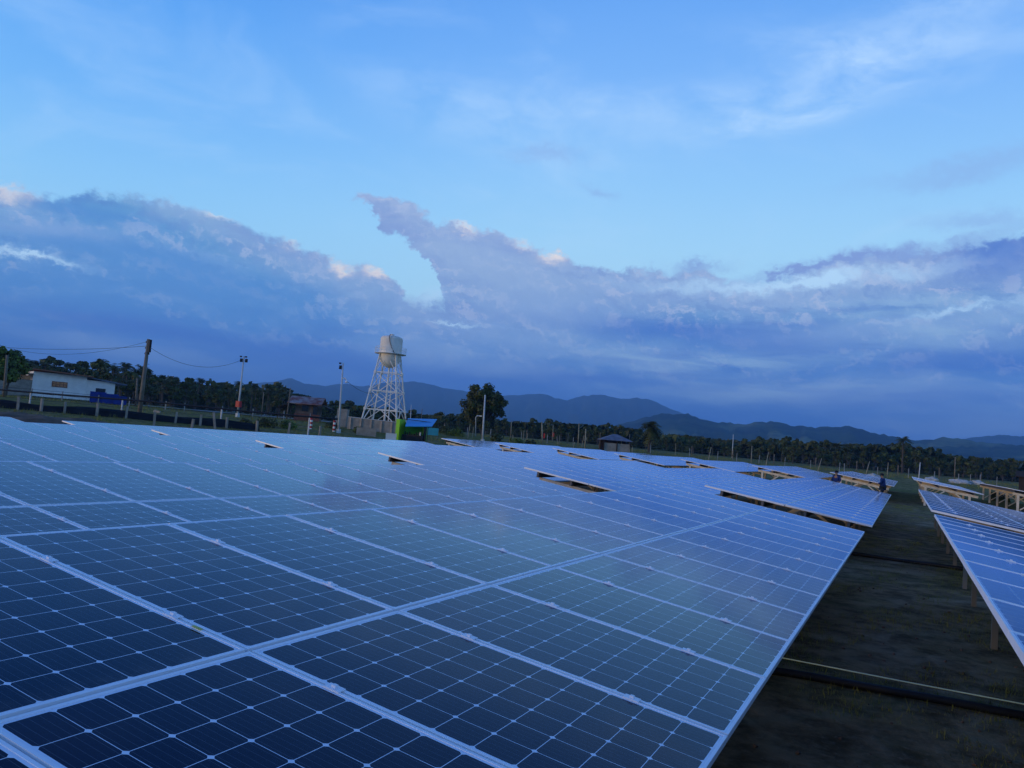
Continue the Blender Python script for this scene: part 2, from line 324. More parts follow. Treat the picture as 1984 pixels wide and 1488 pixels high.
# ------------------------------------------------------------------ mesh helpers
class MB:
    def __init__(s): s.bm = bmesh.new()
    def box(s, c, d, rot=None):
        c = Vector(c); h = Vector(d)/2
        vs = []
        for i in range(8):
            v = Vector(((1 if i & 1 else -1)*h.x, (1 if i & 2 else -1)*h.y, (1 if i & 4 else -1)*h.z))
            if rot is not None: v = rot @ v
            vs.append(s.bm.verts.new(c+v))
        for f in ((0,2,3,1),(4,5,7,6),(0,1,5,4),(2,6,7,3),(0,4,6,2),(1,3,7,5)): s.bm.faces.new([vs[i] for i in f])
        return s
    def bar(s, a, b, wd, hd=None, up=Vector((0,0,1))):
        """rectangular bar from a to b"""
        a, b = Vector(a), Vector(b); hd = hd or wd
        d = (b-a).normalized()
        x = d.cross(up)
        if x.length < 1e-4: x = Vector((1,0,0))
        x.normalize(); z = x.cross(d).normalized()
        vs = [s.bm.verts.new(p + x*wd/2*i + z*hd/2*j) for p in (a, b) for i, j in ((-1,-1),(1,-1),(1,1),(-1,1))]
        for f in ((3,2,1,0),(4,5,6,7),(0,1,5,4),(1,2,6,5),(2,3,7,6),(3,0,4,7)): s.bm.faces.new([vs[i] for i in f])
        return s
    def tube(s, pts, r, n=8, r2=None, cap=True):
        pts = [Vector(p) for p in pts]; rings = []
        for i, p in enumerate(pts):
            d = (pts[min(i+1, len(pts)-1)] - pts[max(i-1, 0)]).normalized()
            x = d.cross(Vector((0,0,1)))
            if x.length < 1e-3: x = Vector((1,0,0))
            x.normalize(); y = d.cross(x)
            rr = r if r2 is None else r + (r2-r)*i/(len(pts)-1)
            rings.append([s.bm.verts.new(p + (x*math.cos(2*math.pi*k/n) + y*math.sin(2*math.pi*k/n))*rr) for k in range(n)])
        for a, b in zip(rings, rings[1:]):
            for k in range(n): s.bm.faces.new((a[k], a[(k+1)%n], b[(k+1)%n], b[k]))
        if cap: s.bm.faces.new(rings[0][::-1]); s.bm.faces.new(rings[-1])
        return s
    def lathe(s, prof, n=24, c=(0,0,0)):
        c = Vector(c); rings = []
        for r, z in prof:
            rings.append([s.bm.verts.new(c + Vector((r*math.cos(2*math.pi*k/n), r*math.sin(2*math.pi*k/n), z))) for k in range(n)])
        for a, b in zip(rings, rings[1:]):
            for k in range(n): s.bm.faces.new((a[k], a[(k+1)%n], b[(k+1)%n], b[k]))
        s.bm.faces.new(rings[0][::-1]); s.bm.faces.new(rings[-1]); return s
    def poly(s, pts, thick=0.0):
        """planar polygon with thickness downwards"""
        top = [s.bm.verts.new(Vector(p)) for p in pts]; s.bm.faces.new(top)
        if thick:
            bot = [s.bm.verts.new(Vector(p)-Vector((0,0,thick))) for p in pts]; s.bm.faces.new(bot[::-1])
            for i in range(len(pts)):
                j = (i+1) % len(pts); s.bm.faces.new((top[j], top[i], bot[i], bot[j]))
        return s
    def mesh(s, name, m_, smooth=False):
        me = bpy.data.meshes.new(name)
        bmesh.ops.recalc_face_normals(s.bm, faces=s.bm.faces)
        s.bm.to_mesh(me); s.bm.free()
        if m_ is not None: me.materials.append(m_)
        if smooth:
            for p in me.polygons: p.use_smooth = True
        return me
    def build(s, name, m_, parent=None, smooth=False, loc=None):
        return link(name, s.mesh(name, m_, smooth), parent, loc)
def link(name, me, parent=None, loc=None, rot=None):
    o = bpy.data.objects.new(name, me); C.objects.link(o)
    if parent: o.parent = parent
    if loc is not None: o.location = loc
    if rot is not None: o.rotation_euler = rot
    return o
def thing(name, label, cat, loc=(0,0,0), rz=0, group=None):
    o = bpy.data.objects.new(name, None); C.objects.link(o); o.location = loc; o.rotation_euler = (0,0,rz)
    o.empty_display_size = .3
    return tag(o, label, cat, group)
def tag(o, label, cat, group=None, kind=None):
    o['label'] = label; o['category'] = cat
    if group: o['group'] = group
    if kind: o['kind'] = kind
    return o
def struct(o, kind='structure', label=None, cat=None):
    o['kind'] = kind
    if label: o['label'] = label
    if cat: o['category'] = cat
    return o
def copy_tree(o, parent=None):
    c = o.copy(); C.objects.link(c)
    if parent: c.parent = parent
    for ch in list(o.children): copy_tree(ch, c)
    return c

# ------------------------------------------------------------------ ground
def interp(x, pts):
    if x <= pts[0][0]: return pts[0][1]
    for (a, va), (b, vb) in zip(pts, pts[1:]):
        if x <= b:
            t = (x-a)/(b-a); t = t*t*(3-2*t) if b < 300 else t
            return va+(vb-va)*t
    return pts[-1][1]
GP = [(0,-.8),(40,-.8),(52,-.62),(70,-.5),(82,.15),(98,.95),(130,1.25),(220,1.5),(700,3),(3000,6),(20000,6)]
def ground(x, y):
    dx, dy = x-CAM.x, y-CAM.y; D = math.hypot(dx, dy)
    phi = math.degrees(math.atan2(-dx, dy))
    k = max(0, min(1, (phi-32)/22)); D2 = D*(1+.12*k)
    z = interp(D2, GP)
    a = max(0, min(1, (phi-2)/26)); f = .60+.40*a
    if phi < -60 or phi > 110: f = .6
    z = -.8 + (z+.8)*f
    if D < 400: z += .05*noise.noise(Vector((x*.25, y*.25, 0))) + .03*noise.noise(Vector((x*.9, y*.9, 3)))
    return z
bm = bmesh.new()
NA = 180; rings = [.5]
while rings[-1] < 7300: rings.append(rings[-1]*1.075 + .12)
ctr = bm.verts.new((CAM.x, CAM.y, ground(CAM.x, CAM.y))); prev = None
angs = []
for k in range(NA):
    # finer towards the view
    u_ = k/NA; angs.append(2*math.pi*u_ )
for r_ in rings:
    cur = []
    for a_ in angs:
        x, y = CAM.x + r_*math.sin(a_), CAM.y + r_*math.cos(a_)
        cur.append(bm.verts.new((x, y, ground(x, y))))
    for k in range(NA):
        if prev is None: bm.faces.new((ctr, cur[(k+1)%NA], cur[k]))
        else: bm.faces.new((prev[k], prev[(k+1)%NA], cur[(k+1)%NA], cur[k]))
    prev = cur
me = bpy.data.meshes.new('ground'); bmesh.ops.recalc_face_normals(bm, faces=bm.faces); bm.to_mesh(me); bm.free()
for p in me.polygons: p.use_smooth = True
gm = bpy.data.materials.new('ground_soil_and_grass'); gm.use_nodes = True
t = NT(gm.node_tree); b = t.n['Principled BSDF']
pos = t.new('ShaderNodeNewGeometry').outputs['Position']
n0 = t.noise(pos, .9, 5, .6, .6); n1 = t.noise(pos, .35, 6, .6); n2 = t.noise(pos, 2.5, 6, .65); n3 = t.noise(pos, 14, 4, .6)
soil = t.mix(t.smooth(n2, .3, .7), (.075,.050,.022,1), (.30,.205,.105,1))
soil = t.mix(t.m('MULTIPLY', t.smooth(n0, .52, .68), .6), soil, (.46,.34,.20,1))
soil = t.mix(t.m('MULTIPLY', t.smooth(n0, .46, .34), .6), soil, (.06,.065,.018,1))
soil = t.mix(t.m('MULTIPLY', t.smooth(n3, .5, .8), .5), soil, (.36,.27,.17,1))
grs = t.mix(t.smooth(n2, .35, .65), (.07,.075,.012,1), (.19,.19,.03,1))
spx = t.new('ShaderNodeSeparateXYZ'); t.put(spx.inputs[0], pos)
dd = t.m('SQRT', t.m('ADD', t.m('MULTIPLY', spx.outputs[0], spx.outputs[0]), t.m('MULTIPLY', spx.outputs[1], spx.outputs[1])))
far = t.smooth(dd, 36, 62)
gmask = t.m('ADD', t.m('MULTIPLY', far, .55), t.m('MULTIPLY', t.smooth(n1, .45, .65), t.m('MULTIPLY_ADD', far, .7, .3)), clamp=True)
gc = t.mix(t.m('MULTIPLY', gmask, .85), soil, grs)
t.put(b.inputs['Base Color'], gc); b.inputs['Roughness'].default_value = .95; b.inputs['Specular IOR Level'].default_value = .1
bp = t.new('ShaderNodeBump'); bp.inputs['Strength'].default_value = .7; bp.inputs['Distance'].default_value = .06
t.put(bp.inputs['Height'], t.m('ADD', n2, t.m('MULTIPLY', n3, .4))); t.put(b.inputs['Normal'], bp.outputs[0])
me.materials.append(gm)
gobj = struct(link('ground', me))

# ------------------------------------------------------------------ far mountains and hills
def ridge(name, prof, D, depth, m_, rough, seed, foot=30, base_z=0):
    """terrain strip: prof = pixel skyline; the crest stands at distance D, slopes fall towards and away from the viewer"""
    az_pts = []
    for x, y in prof:
        a, e = azel(x, y); az_pts.append((a, math.tan(R(e))*D))
    az_pts.sort()
    def H(a):
        if a <= az_pts[0][0]: return az_pts[0][1]
        for (a0, h0), (a1, h1) in zip(az_pts, az_pts[1:]):
            if a <= a1:
                tt = (a-a0)/(a1-a0); return h0+(h1-h0)*tt
        return az_pts[-1][1]
    bm = bmesh.new(); A0, A1 = az_pts[0][0], az_pts[-1][0]
    nx, ny = 260, 34; grid = []
    for j in range(ny+1):
        row = []; v = j/ny
        for i in range(nx+1):
            a = A0+(A1-A0)*i/nx
            crest = .62
            s_ = v/crest if v < crest else max(0, 1-(v-crest)/(1-crest))
            shape = s_**1.35
            dist = D + (v-crest)*depth
            wv = noise.fractal(Vector((a*.55+seed, v*5, seed)), .9, 2.1, 6)
            ero = abs(noise.fractal(Vector((a*.9+seed*2, v*2.2, 1)), .8, 2.2, 5))
            h = (H(a) - base_z)*shape*(1 - rough*1.3*ero*(1-abs(s_))*1.6) + rough*H(a)*.16*wv*s_*(1-.55*s_)
            h += H(a)*(.018 if D > 3000 else .05)*noise.fractal(Vector((a*4, v*9, seed)), .8, 2, 4)*s_
            edge = min(1, min(i, nx-i)/12)
            x = CAM.x + dist*math.sin(R(a)); y = CAM.y + dist*math.cos(R(a))
            row.append(bm.verts.new((x, y, base_z - 4 + max(0, h+4)*edge)))
        grid.append(row)
    for j in range(ny):
        for i in range(nx): bm.faces.new((grid[j][i], grid[j][i+1], grid[j+1][i+1], grid[j+1][i]))
    me = bpy.data.meshes.new(name); bmesh.ops.recalc_face_normals(bm, faces=bm.faces); bm.to_mesh(me); bm.free()
    for p in me.polygons: p.use_smooth = True
    me.materials.append(m_); return struct(link(name, me))
def hillmat(name, ca, cb, cc, sc):
    m_ = bpy.data.materials.new(name); m_.use_nodes = True
    t = NT(m_.node_tree); b = t.n['Principled BSDF']; pos = t.new('ShaderNodeNewGeometry').outputs['Position']
    n1 = t.noise(pos, sc, 7, .62); n2 = t.noise(pos, sc*.35, 5, .55)
    c = t.mix(t.smooth(n1, .42, .6), (*ca, 1), (*cb, 1)); c = t.mix(t.m('MULTIPLY', t.smooth(n2, .52, .62), .8), c, (*cc, 1))
    t.put(b.inputs['Base Color'], c); b.inputs['Roughness'].default_value = 1; b.inputs['Specular IOR Level'].default_value = 0
    return m_
hm1 = hillmat('mountain_forest', (.028,.045,.034), (.045,.065,.040), (.07,.08,.05), .0011)
hm2 = hillmat('hill_scrub', (.014,.026,.018), (.040,.066,.030), (.16,.19,.08), .010)
ridge('mountains', [(-700,700),(-200,735),(200,748),(430,748),(500,742),(535,736),(562,732),(585,742),(620,746),(660,742),(700,748),(760,738),(830,742),(880,752),(930,760),(975,768),(1000,764),(1050,762),(1075,770),(1098,775),(1130,767),(1170,764),(1195,771),(1235,773),(1262,772),(1290,786),(1330,803),(1400,822),(1500,846),(1650,880),(1800,905)], 5200, 3400, hm1, .55, 3.3)
ridge('far_hills', [(1500,905),(1640,880),(1760,866),(1830,852),(1890,846),(1940,842),(2000,845),(2100,842),(2300,850),(2700,880)], 4600, 2200, hm1, .4, 9.1)
ridge('hills', [(300,860),(700,850),(900,842),(1050,838),(1180,826),(1280,800),(1330,803),(1365,812),(1400,816),(1440,821),(1480,815),(1515,816),(1550,826),(1600,829),(1640,826),(1690,836),(1740,846),(1790,851),(1830,848),(1880,853),(1940,857),(2000,864),(2150,872),(2500,900)], 2400, 1700, hm2, .45, 5.7)

# ------------------------------------------------------------------ solar tables
TILT = R(7.98); PL, PW, PT, PITCH_Y = 1.65, .998, .035, 1.01
GAPX = .02; SL = 2*PL+GAPX
e_up = Vector((-math.cos(TILT), 0, math.sin(TILT))); e_n = Vector((math.sin(TILT), 0, math.cos(TILT)))
# panel prototype meshes in panel space: x along the slope (down = +x), y along the row, z normal; top of frame at z = 0
lam = MB(); lam.box((0,0,-.006), (PL-.02, PW-.02, .006)); lam_me = lam.mesh('solar_panel', M['pv'])
fr = MB(); fw_ = .013
fr.box((0, PW/2-fw_/2, -PT/2), (PL, fw_, PT)); fr.box((0, -PW/2+fw_/2, -PT/2), (PL, fw_, PT))
fr.box((PL/2-fw_/2, 0, -PT/2), (fw_, PW-2*fw_-.0002, PT-.0004)); fr.box((-PL/2+fw_/2, 0, -PT/2), (fw_, PW-2*fw_-.0002, PT-.0004))
fr_me = fr.mesh('frame', M['alu'])
cm = MB(); cm.box((0,0,.003), (.07,.045,.005)); cm.box((0,0,.010), (.018,.018,.010)); cm.box((0,0,-.02), (.05,.012,.04)); cm_me = cm.mesh('clamp', M['alu'])
S_PUR = (.42, 1.25, 2.1, 2.95)      # purlins, measured up the slope from the low edge
PUR_H, RAF_H = .13, .12
def off(s, d): return e_up*s - e_n*d      # a point s up the slope and d below the panel face, from the low edge
raf = MB(); raf.bar(off(.22, PT+PUR_H+RAF_H/2), off(SL-.36, PT+PUR_H+RAF_H/2), .07, RAF_H, up=Vector((0,0,1))); raf_me = raf.mesh('rafter', M['steel']); raf_pale = raf_me.copy(); raf_pale.materials.clear(); raf_pale.materials.append(M['sunlit_steel'])
def post_mesh(s, h, wd=.10, m_='steel'):
    top = off(s, PT+PUR_H+RAF_H*.6); b_ = MB(); b_.bar(Vector((top.x, 0, -h-.1)), top, wd, wd, up=Vector((0,1,0))); return b_.mesh('post', M[m_])
def brace_mesh(s0, z0, s1, m_='steel'):
    a = off(s0, 0); b1 = off(s1, PT+PUR_H+RAF_H*.7); b_ = MB(); b_.bar(Vector((a.x, 0, z0)), Vector((b1.x, 0, b1.z)), .055, .07, up=Vector((0,1,0))); return b_.mesh('brace', M[m_])
def table(x0, y0, z0, n, gz, label, group, clamps=False, step=3.03, pale=False):
    """origin on the ground under the low, near corner"""
    h = z0-gz
    tb = thing('solar_table', label, 'solar panel table', (x0, y0, gz), 0, group)
    for row in range(2):
        s = PL/2 + row*(PL+GAPX)
        for i in range(n):
            c = e_up*s + Vector((0, (i+.5)*PITCH_Y, h))
            dz = random.uniform(-.0012, .0012)
            p = link('solar_panel', lam_me, tb, c + e_n*dz, (0, TILT+random.uniform(-.0008,.0008), 0))
            link('frame', fr_me, p)
            if clamps and i < n-1:
                for sx in (-.41, .41): link('clamp', cm_me, p, (sx, PITCH_Y/2, 0))
    L = n*PITCH_Y
    for s in S_PUR:
        c = off(s, PT+PUR_H/2) + Vector((0,0,h))
        b_ = MB(); b_.bar(c+Vector((0,.03,0)), c+Vector((0,L-.03,0)), .05, PUR_H-.004, up=e_n); b_.build('purlin', M['purlin'], tb)
    pm1, pm2 = (post_mesh(SL-.60, h, .11, 'sunlit_steel'), post_mesh(.62, h, .11, 'sunlit_steel')) if pale else (post_mesh(SL-.60, h, .065, 'polec_shaded_post'), post_mesh(.62, h, .065, 'polec_shaded_post'))  # sunlight painted into the back row posts, shade into the nearer ones
    mm_ = 'sunlit_steel' if pale else 'steel'; b1, b2 = brace_mesh(SL-.66, -h+.22, 1.75, mm_), brace_mesh(.70, -h+.28, 1.35, mm_)
    k = max(2, round(L/step)); ys = [.22 + (L-.44)*i/k for i in range(k+1)]
    for y in ys:
        for nm, me_ in (('rafter', raf_pale if pale else raf_me), ('post', pm1), ('post', pm2), ('brace', b1), ('brace', b2)):
            o = link(nm, me_, tb, (0, y, h))
    return tb
near_lab = ['solar table filling the foreground with its dark cell grid',
 'near solar table second from the aisle, directly behind the foreground table', 'near solar table third from the aisle, pale blue with sky reflection',
 'near solar table fourth from the aisle, seen edge-on as a pale strip', 'near solar table fifth from the aisle, a thin pale strip at left',
 'near solar table sixth from the aisle, at far left beside the earth mound']
b_lab = ['solar table just beyond the foreground table, a worker in blue at its far edge',
 'solar table whose short tan near edge over a dark gap lies mid-field', 'solar table whose small tan-edged wedge lies just below the green kiosk',
 'solar table whose near edge is a small dark wedge below the white lamp poles', 'solar table whose near edge is the tiny dark wedge below the utility pole',
 'solar table bordering the grass bank at left, starting beside the earth mound']
c_lab = ['far solar table just right of the green kiosk, first of the back row', 'far solar table second from the green kiosk in the back row',
 'far solar table third from the green kiosk in the back row', 'far solar table fourth from the green kiosk, in front of the hip roofed hut',
 'far solar table fifth from the green kiosk with bracing in view under its end', 'far solar table sixth from the green kiosk, tan truss end over a dark gap',
 'far solar table beside the two workers in blue, yellowish truss end', 'far solar table right of the aisle, open braced truss end on dirt',
 'rightmost far solar table, cut off by the right edge of the photo']
for k in range(6):
    n = (22,22,21,21,22,22)[k]; y0 = 13.13-22*PITCH_Y
    if k == 1: y0 -= .17
    table(-4.17*k if k else 0, y0, .02 if k else 0, n, -.8, near_lab[k], 'solar tables of the near block', clamps=(k < 3))
for k in range(6):
    table(-4.2*k + (.06 if k == 0 else 0), 14.95, .0, 22, -.8, b_lab[k], 'solar tables of the middle block', clamps=(k < 2))
for i in range(9):
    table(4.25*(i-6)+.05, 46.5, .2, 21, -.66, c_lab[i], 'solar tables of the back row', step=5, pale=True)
table(4.31, 11.75-22*PITCH_Y, .03, 22, -.8, 'nearest solar table right of the aisle, its bright high edge leaving the frame', 'solar tables right of the aisle', clamps=True)
table(4.31, 13.35, .03, 16, -.8, 'second solar table right of the aisle, with pale near edge beam', 'solar tables right of the aisle', clamps=True)

# small yellow sticker in the frame gap of the foreground table
_d = ray(382, 1216); _t = (Vector((0,0,.006))-CAM).dot(e_n)/_d.dot(e_n); _p = CAM+_d*_t
T1 = bpy.data.objects['solar_table']
st = MB(); st.box((0,0,0), (.05,.016,.002)); link('sticker', st.mesh('sticker', M['yellow']), T1, _p-T1.location, (0, TILT, 0))

# ------------------------------------------------------------------ background: poles, wires, fences
def gp(px, py, D):
    """point under pixel at depth D, set on the ground"""
    p = P(px, py, D); return Vector((p.x, p.y, ground(p.x, p.y)))
def pole(name, label, cat, base, top, D, r1, r2, m_, group=None):
    a = gp(*base, D); bpt = P(*top, D); o = thing(name, label, cat, a, 0, group)
    MB().tube([Vector((0,0,-.4)), bpt-a], r1, 10, r2).build('pole', m_, o, True)
    return o, a, bpt
# big leaning utility pole
o, a, tp = pole('utility_pole', 'tall thick grey utility pole leaning right beside the blue containers', 'utility pole', (270,802), (288,657), 70, .20, .13, M['polec_shaded_post'])
for dz in (.35, .85, 1.35):
    for sx in (-.2, .2):
        MB().lathe([(.05,0),(.09,.03),(.06,.08),(.09,.12),(.05,.16),(.03,.2)], 10, tp-a+Vector((sx,0,-dz))).build('insulator', M['dark'], o)
MB().box(tp-a+Vector((.26,-.02,-.6)), (.16,.22,1.1)).build('bracket', M['dark'], o)
MB().box(Vector((.16,-.1,3.2)), (.18,.18,.3)).build('junction_box', M['dark'], o)
POLE1 = tp
def floodpole(label, base, top, D, lamps, red=False, camera=False):
    o, a, tp = pole('floodlight_pole', label, 'light pole', base, top, D, .11, .07, M['paleconc'], 'white floodlight poles along the fence')
    for sx in lamps:
        c = tp-a+Vector((sx*math.cos(YAW), sx*math.sin(YAW), -.45))
        f = MB().box(c, (.24,.16,.36), Matrix.Rotation(YAW,3,'Z')).build('floodlight', M['dark'], o)
        MB().box(c+Vector((0,-.1,.38)), (.20,.14,.14), Matrix.Rotation(YAW,3,'Z')).build('driver_box', M['dark'], f)
        MB().bar(tp-a+Vector((0,0,-.5)), c, .05).build('bracket', M['steel'], o)
    if camera:
        MB().tube([tp-a+Vector((0,0,-1.5)), tp-a+Vector((.35,.1,-1.45)), tp-a+Vector((.5,.15,-1.7))], .035, 8).build('bracket', M['white'], o)
        MB().lathe([(.02,-.14),(.12,-.08),(.14,0),(.1,.08),(.04,.12)], 12, tp-a+Vector((.5,.15,-1.8))).build('camera', M['white'], o)
    MB().box((0,0,.05), (.30,.30,.7)).build('footing', M['paleconc'], o)
    return o, a, tp
_, a2, POLE2 = floodpole('white floodlight pole with two lamps, red box on its shaft', (460,806), (473,690), 84, (-.24,.28))
_, a3, POLE3 = floodpole('white floodlight pole between the rusty roofed hut and the water tower', (656,836), (665,703), 78, (-.22,), camera=True)
floodpole('white lamp pole in front of the big round tree', (936,842), (940,765), 86, ())
# red box beside the second pole
c = P(463,783,83.6); bx = thing('red_box', 'small red box mounted on the white floodlight pole', 'box', c)
MB().box((-.05,0,0), (.55,.3,.62)).build('box_body', M['red'], bx); MB().box((-.05,-.17,.02), (.42,.03,.46)).build('door', M['red'], bx)
# wires
def wire(name, p, q_, sag, label, group, r=.02):
    pts = []
    for i in range(25):
        tt = i/24; v = p.lerp(q_, tt); v.z -= sag*4*tt*(1-tt); pts.append(v)
    return tag(MB().tube(pts, r, 5).build(name, M['wire'], None), label, 'wire', group)
g_ = 'overhead wires between the poles'
wire('power_line', P(-90,663,86), POLE1+Vector((0,0,-.6)), .5, 'lower overhead wire running left from the leaning utility pole', g_, .017)
wire('power_line', P(-90,628,96), POLE1+Vector((0,0,-.2)), 2.2, 'upper sagging wire left of the leaning utility pole', g_, .013)
wire('power_line', POLE1+Vector((0,0,-.6)), POLE2+Vector((0,0,-.3)), 1.3, 'overhead wire from the leaning utility pole to the first white floodlight pole', g_, .016)
wire('power_line', POLE3+Vector((0,0,-1.3)), P(748,752,125), 1.2, 'thin wire from the second floodlight pole towards the water tower legs', g_, .02)
# thin background poles: (base, top, D, label, material, radius)
bgp = [((264,781),(266,732),92,'short brown post just left of the leaning utility pole foot','wood',.13),
 ((508,794),(511,760),105,'thin brown post among the trees right of the red box','wood',.08),
 ((557,791),(563,752),96,'thin grey post at the left gable of the rusty roofed hut','wood',.09),
 ((796,812),(797,784),110,'thin pale post right of the water tower legs, above the blue roof','paleconc',.06),
 ((816,815),(818,792),120,'slimmer dark post right of the pale one above the blue roof','wood',.06),
 ((990,844),(991,816),115,'thin post right of the big round tree','bamboo',.07),
 ((1071,850),(1072,823),115,'thin straight post right of the leaning bamboo pole with red cloth','bamboo',.06),
 ((1121,852),(1122,820),105,'tall thin post left of the pale stout one near the hip roofed hut','bamboo',.08),
 ((1134,862),(1135,831),92,'pale stout post left of the hip roofed hut','bamboo',.09),
 ((1163,862),(1163,838),92,'thin post touching the left eave of the hip roofed hut','wood',.05),
 ((1219,866),(1220,841),92,'thin post touching the right eave of the hip roofed hut','wood',.05),
 ((1420,862),(1421,842),140,'small pale post in front of the low hills','paleconc',.08),
 ((1456,888),(1457,864),88,'thin tall post behind the back row, beside the white stub','bamboo',.05),
 ((1372,880),(1378,866),86,'bamboo pole leaning right behind the third table end from the workers','bamboo',.05),
 ((1483,894),(1489,876),86,'bamboo pole leaning right behind the second table end from the workers','bamboo',.05),
 ((1583,907),(1592,888),86,'bamboo pole leaning right just left of the workers','bamboo',.05),
 ((1676,912),(1685,894),86,'bamboo pole leaning right between the two workers','bamboo',.05),
 ((1719,914),(1721,896),84,'thin post above the right worker, pale at its foot','bamboo',.05),
 ((1780,920),(1783,896),84,'white post left of the far table that stands right of the aisle','paleconc',.06),
 ((1850,916),(1851,885),100,'tall thin brown post among the trees at right','wood',.08),
 ((1052,857),(1050,817),92,'bamboo pole with red cloth at its foot, left of the hip roofed hut','bamboo',.09)]
for base, top, D, lab, mm, r_ in bgp:
    a = gp(*base, D); tp = P(*top, D)
    o = thing('post', lab, 'post', a, 0, 'thin posts standing beyond the panels')
    MB().tube([Vector((0,0,-.4)), tp-a], r_, 7, r_*.7).build('shaft', M[mm], o, True)
    if 'red cloth' in lab: MB().box(Vector((.02,0,1.0)), (.28,.10,.55)).build('cloth', M['red'], o)
# curved street lamp near the big tree
a = gp(922,840,98); tp = P(922,808,98); o = thing('street_lamp', 'slim white lamp with curved top left of the big round tree foot', 'street lamp', a)
MB().tube([Vector((0,0,-.3)), tp-a, tp-a+Vector((.12,.05,.16)), tp-a+Vector((.4,.15,.18))], .06, 8).build('pole', M['paleconc'], o, True)
MB().box(tp-a+Vector((.5,.2,.16)), (.36,.16,.09)).build('lamp_head', M['white'], o)

# left fence: short concrete posts with wires, and the black pipe carried above it
def fence(name, label, pts, D0, D1, hgt, pm, pr, wires, wm, groupn=None, wr=.012):
    """pts: pixel columns with base rows"""
    n = len(pts); wp = []
    for i, (x, y) in enumerate(pts): wp.append(gp(x, y, D0+(D1-D0)*i/(n-1)))
    o = thing(name, label, 'fence', wp[0], 0, groupn)
    for p in wp:
        q_ = p-wp[0]; lx, ly = random.uniform(-.05,.05), random.uniform(-.05,.05)
        MB().bar(q_+Vector((0,0,-.3)), q_+Vector((lx,ly,hgt*random.uniform(.92,1.06))), pr*2).build('post', pm, o)
    for k in range(wires):
        zz = hgt*(.92 - k*.8/max(1,wires-1)); b_ = MB()
        for p, q_ in zip(wp, wp[1:]): b_.tube([p-wp[0]+Vector((0,0,zz)), (p+q_)/2-wp[0]+Vector((0,0,zz-.03)), q_-wp[0]+Vector((0,0,zz))], wr, 4, cap=False)
        b_.build('wire', wm, o)
    return wp
fence('fence', 'wire fence of short concrete posts along the grass bank at left', [(-60,775),(-5,780),(35,786),(80,792),(125,797),(188,802),(244,806),(299,815),(340,812),(388,822),(440,818),(499,819),(560,825),(620,832)], 60, 70, .95, M['concrete'], .08, 3, M['wire'], wr=.010)
fence('fence', 'farther wire fence with slim pale posts behind the black pipe', [(-60,758),(0,764),(60,770),(120,775),(190,780),(250,786),(320,792),(357,795),(431,799),(490,803),(550,808),(600,812),(650,818)], 84, 96, 1.0, M['fpost'], .045, 3, M['wire'], wr=.014)
nb = [gp(x, y, D) for x, y, D in [(-60,774,61),(0,778,61.5),(80,790,62.5),(160,798,63.5),(240,804,65),(330,812,66.5),(420,817,68),(500,821,69)]]
b_ = MB(); vs_ = []
for i, p in enumerate(nb):
    for j in range(5):
        f_ = j/4; vs_.append(b_.bm.verts.new(p-nb[0]+Vector((0,.25+.06*math.sin(i*3+j),f_*(.62+.12*math.sin(i*2.3))-.05))))
for i in range(len(nb)-1):
    for j in range(4): b_.bm.faces.new((vs_[i*5+j], vs_[i*5+5+j], vs_[i*5+6+j], vs_[i*5+1+j]))
no_ = b_.build('shade_net', M['net'], None, True, nb[0]); so_ = no_.modifiers.new('thickness', 'SOLIDIFY'); so_.thickness = .02
tag(no_, 'dark sagging shade net along the short concrete posts at left', 'net')
# odd leaning stakes in the grass
for (b0, t0, D, lab) in [((371,823),(375,812),63,'short stake leaning right in the grass bank'), ((420,812),(414,799),66,'short stake leaning left behind the grass bank'), ((299,816),(301,797),62,'concrete stub with a crossbar in the grass bank')]:
    a = gp(*b0, D); tp = P(*t0, D); o = thing('stake', lab, 'stake', a)
    MB().bar(Vector((0,0,-.3)), tp-a, .16).build('shaft', M['concrete'], o)
    if 'crossbar' in lab: MB().bar(tp-a+Vector((-.15,0,0)), tp-a+Vector((.42,.1,-.02)), .14).build('crossbar', M['concrete'], o)
pts = [(-60,749),(12,756),(120,765),(200,771),(277,777),(400,789),(500,799),(580,806),(654,812)]
b_ = MB(); b_.tube([P(x, y, 69) for x, y in pts], .075, 8); pipe = b_.build('pipe', M['dark'], None, True)
tag(pipe, 'long black pipe carried above the fence from the left edge to the tower wall', 'pipe')
for i, (x, y) in enumerate([(60,760),(238,774),(430,792),(600,808)]):
    tp = P(x, y, 69); g0 = ground(tp.x, tp.y)
    o = tag(MB().bar((tp.x,tp.y,g0-.3), (tp.x,tp.y,tp.z-.06), .10).build('pipe_support', M['paleconc'], None), ['leftmost support post under the long black pipe','support post of the black pipe left of the leaning utility pole','support post of the black pipe left of the red box pole','support post of the black pipe nearest the rusty roofed hut'][i], 'post', 'supports of the black pipe')
# shallow track behind the fence
bm = bmesh.new(); rows = []
for i in range(61):
    x = -120+i*17; D = 92+i*.25
    r0, r1 = [], []
    p0 = P(x, 790, D); p1 = P(x, 790, D+9)
    a_ = bm.verts.new((p0.x, p0.y, ground(p0.x,p0.y)+.09)); c_ = bm.verts.new((p1.x, p1.y, ground(p1.x,p1.y)+.09)); rows.append((a_, c_))
for p, q_ in zip(rows, rows[1:]): bm.faces.new((p[0], q_[0], q_[1], p[1]))
me = bpy.data.meshes.new('path'); bmesh.ops.recalc_face_normals(bm, faces=bm.faces); bm.to_mesh(me); bm.free(); me.materials.append(M['road']); struct(link('path', me))
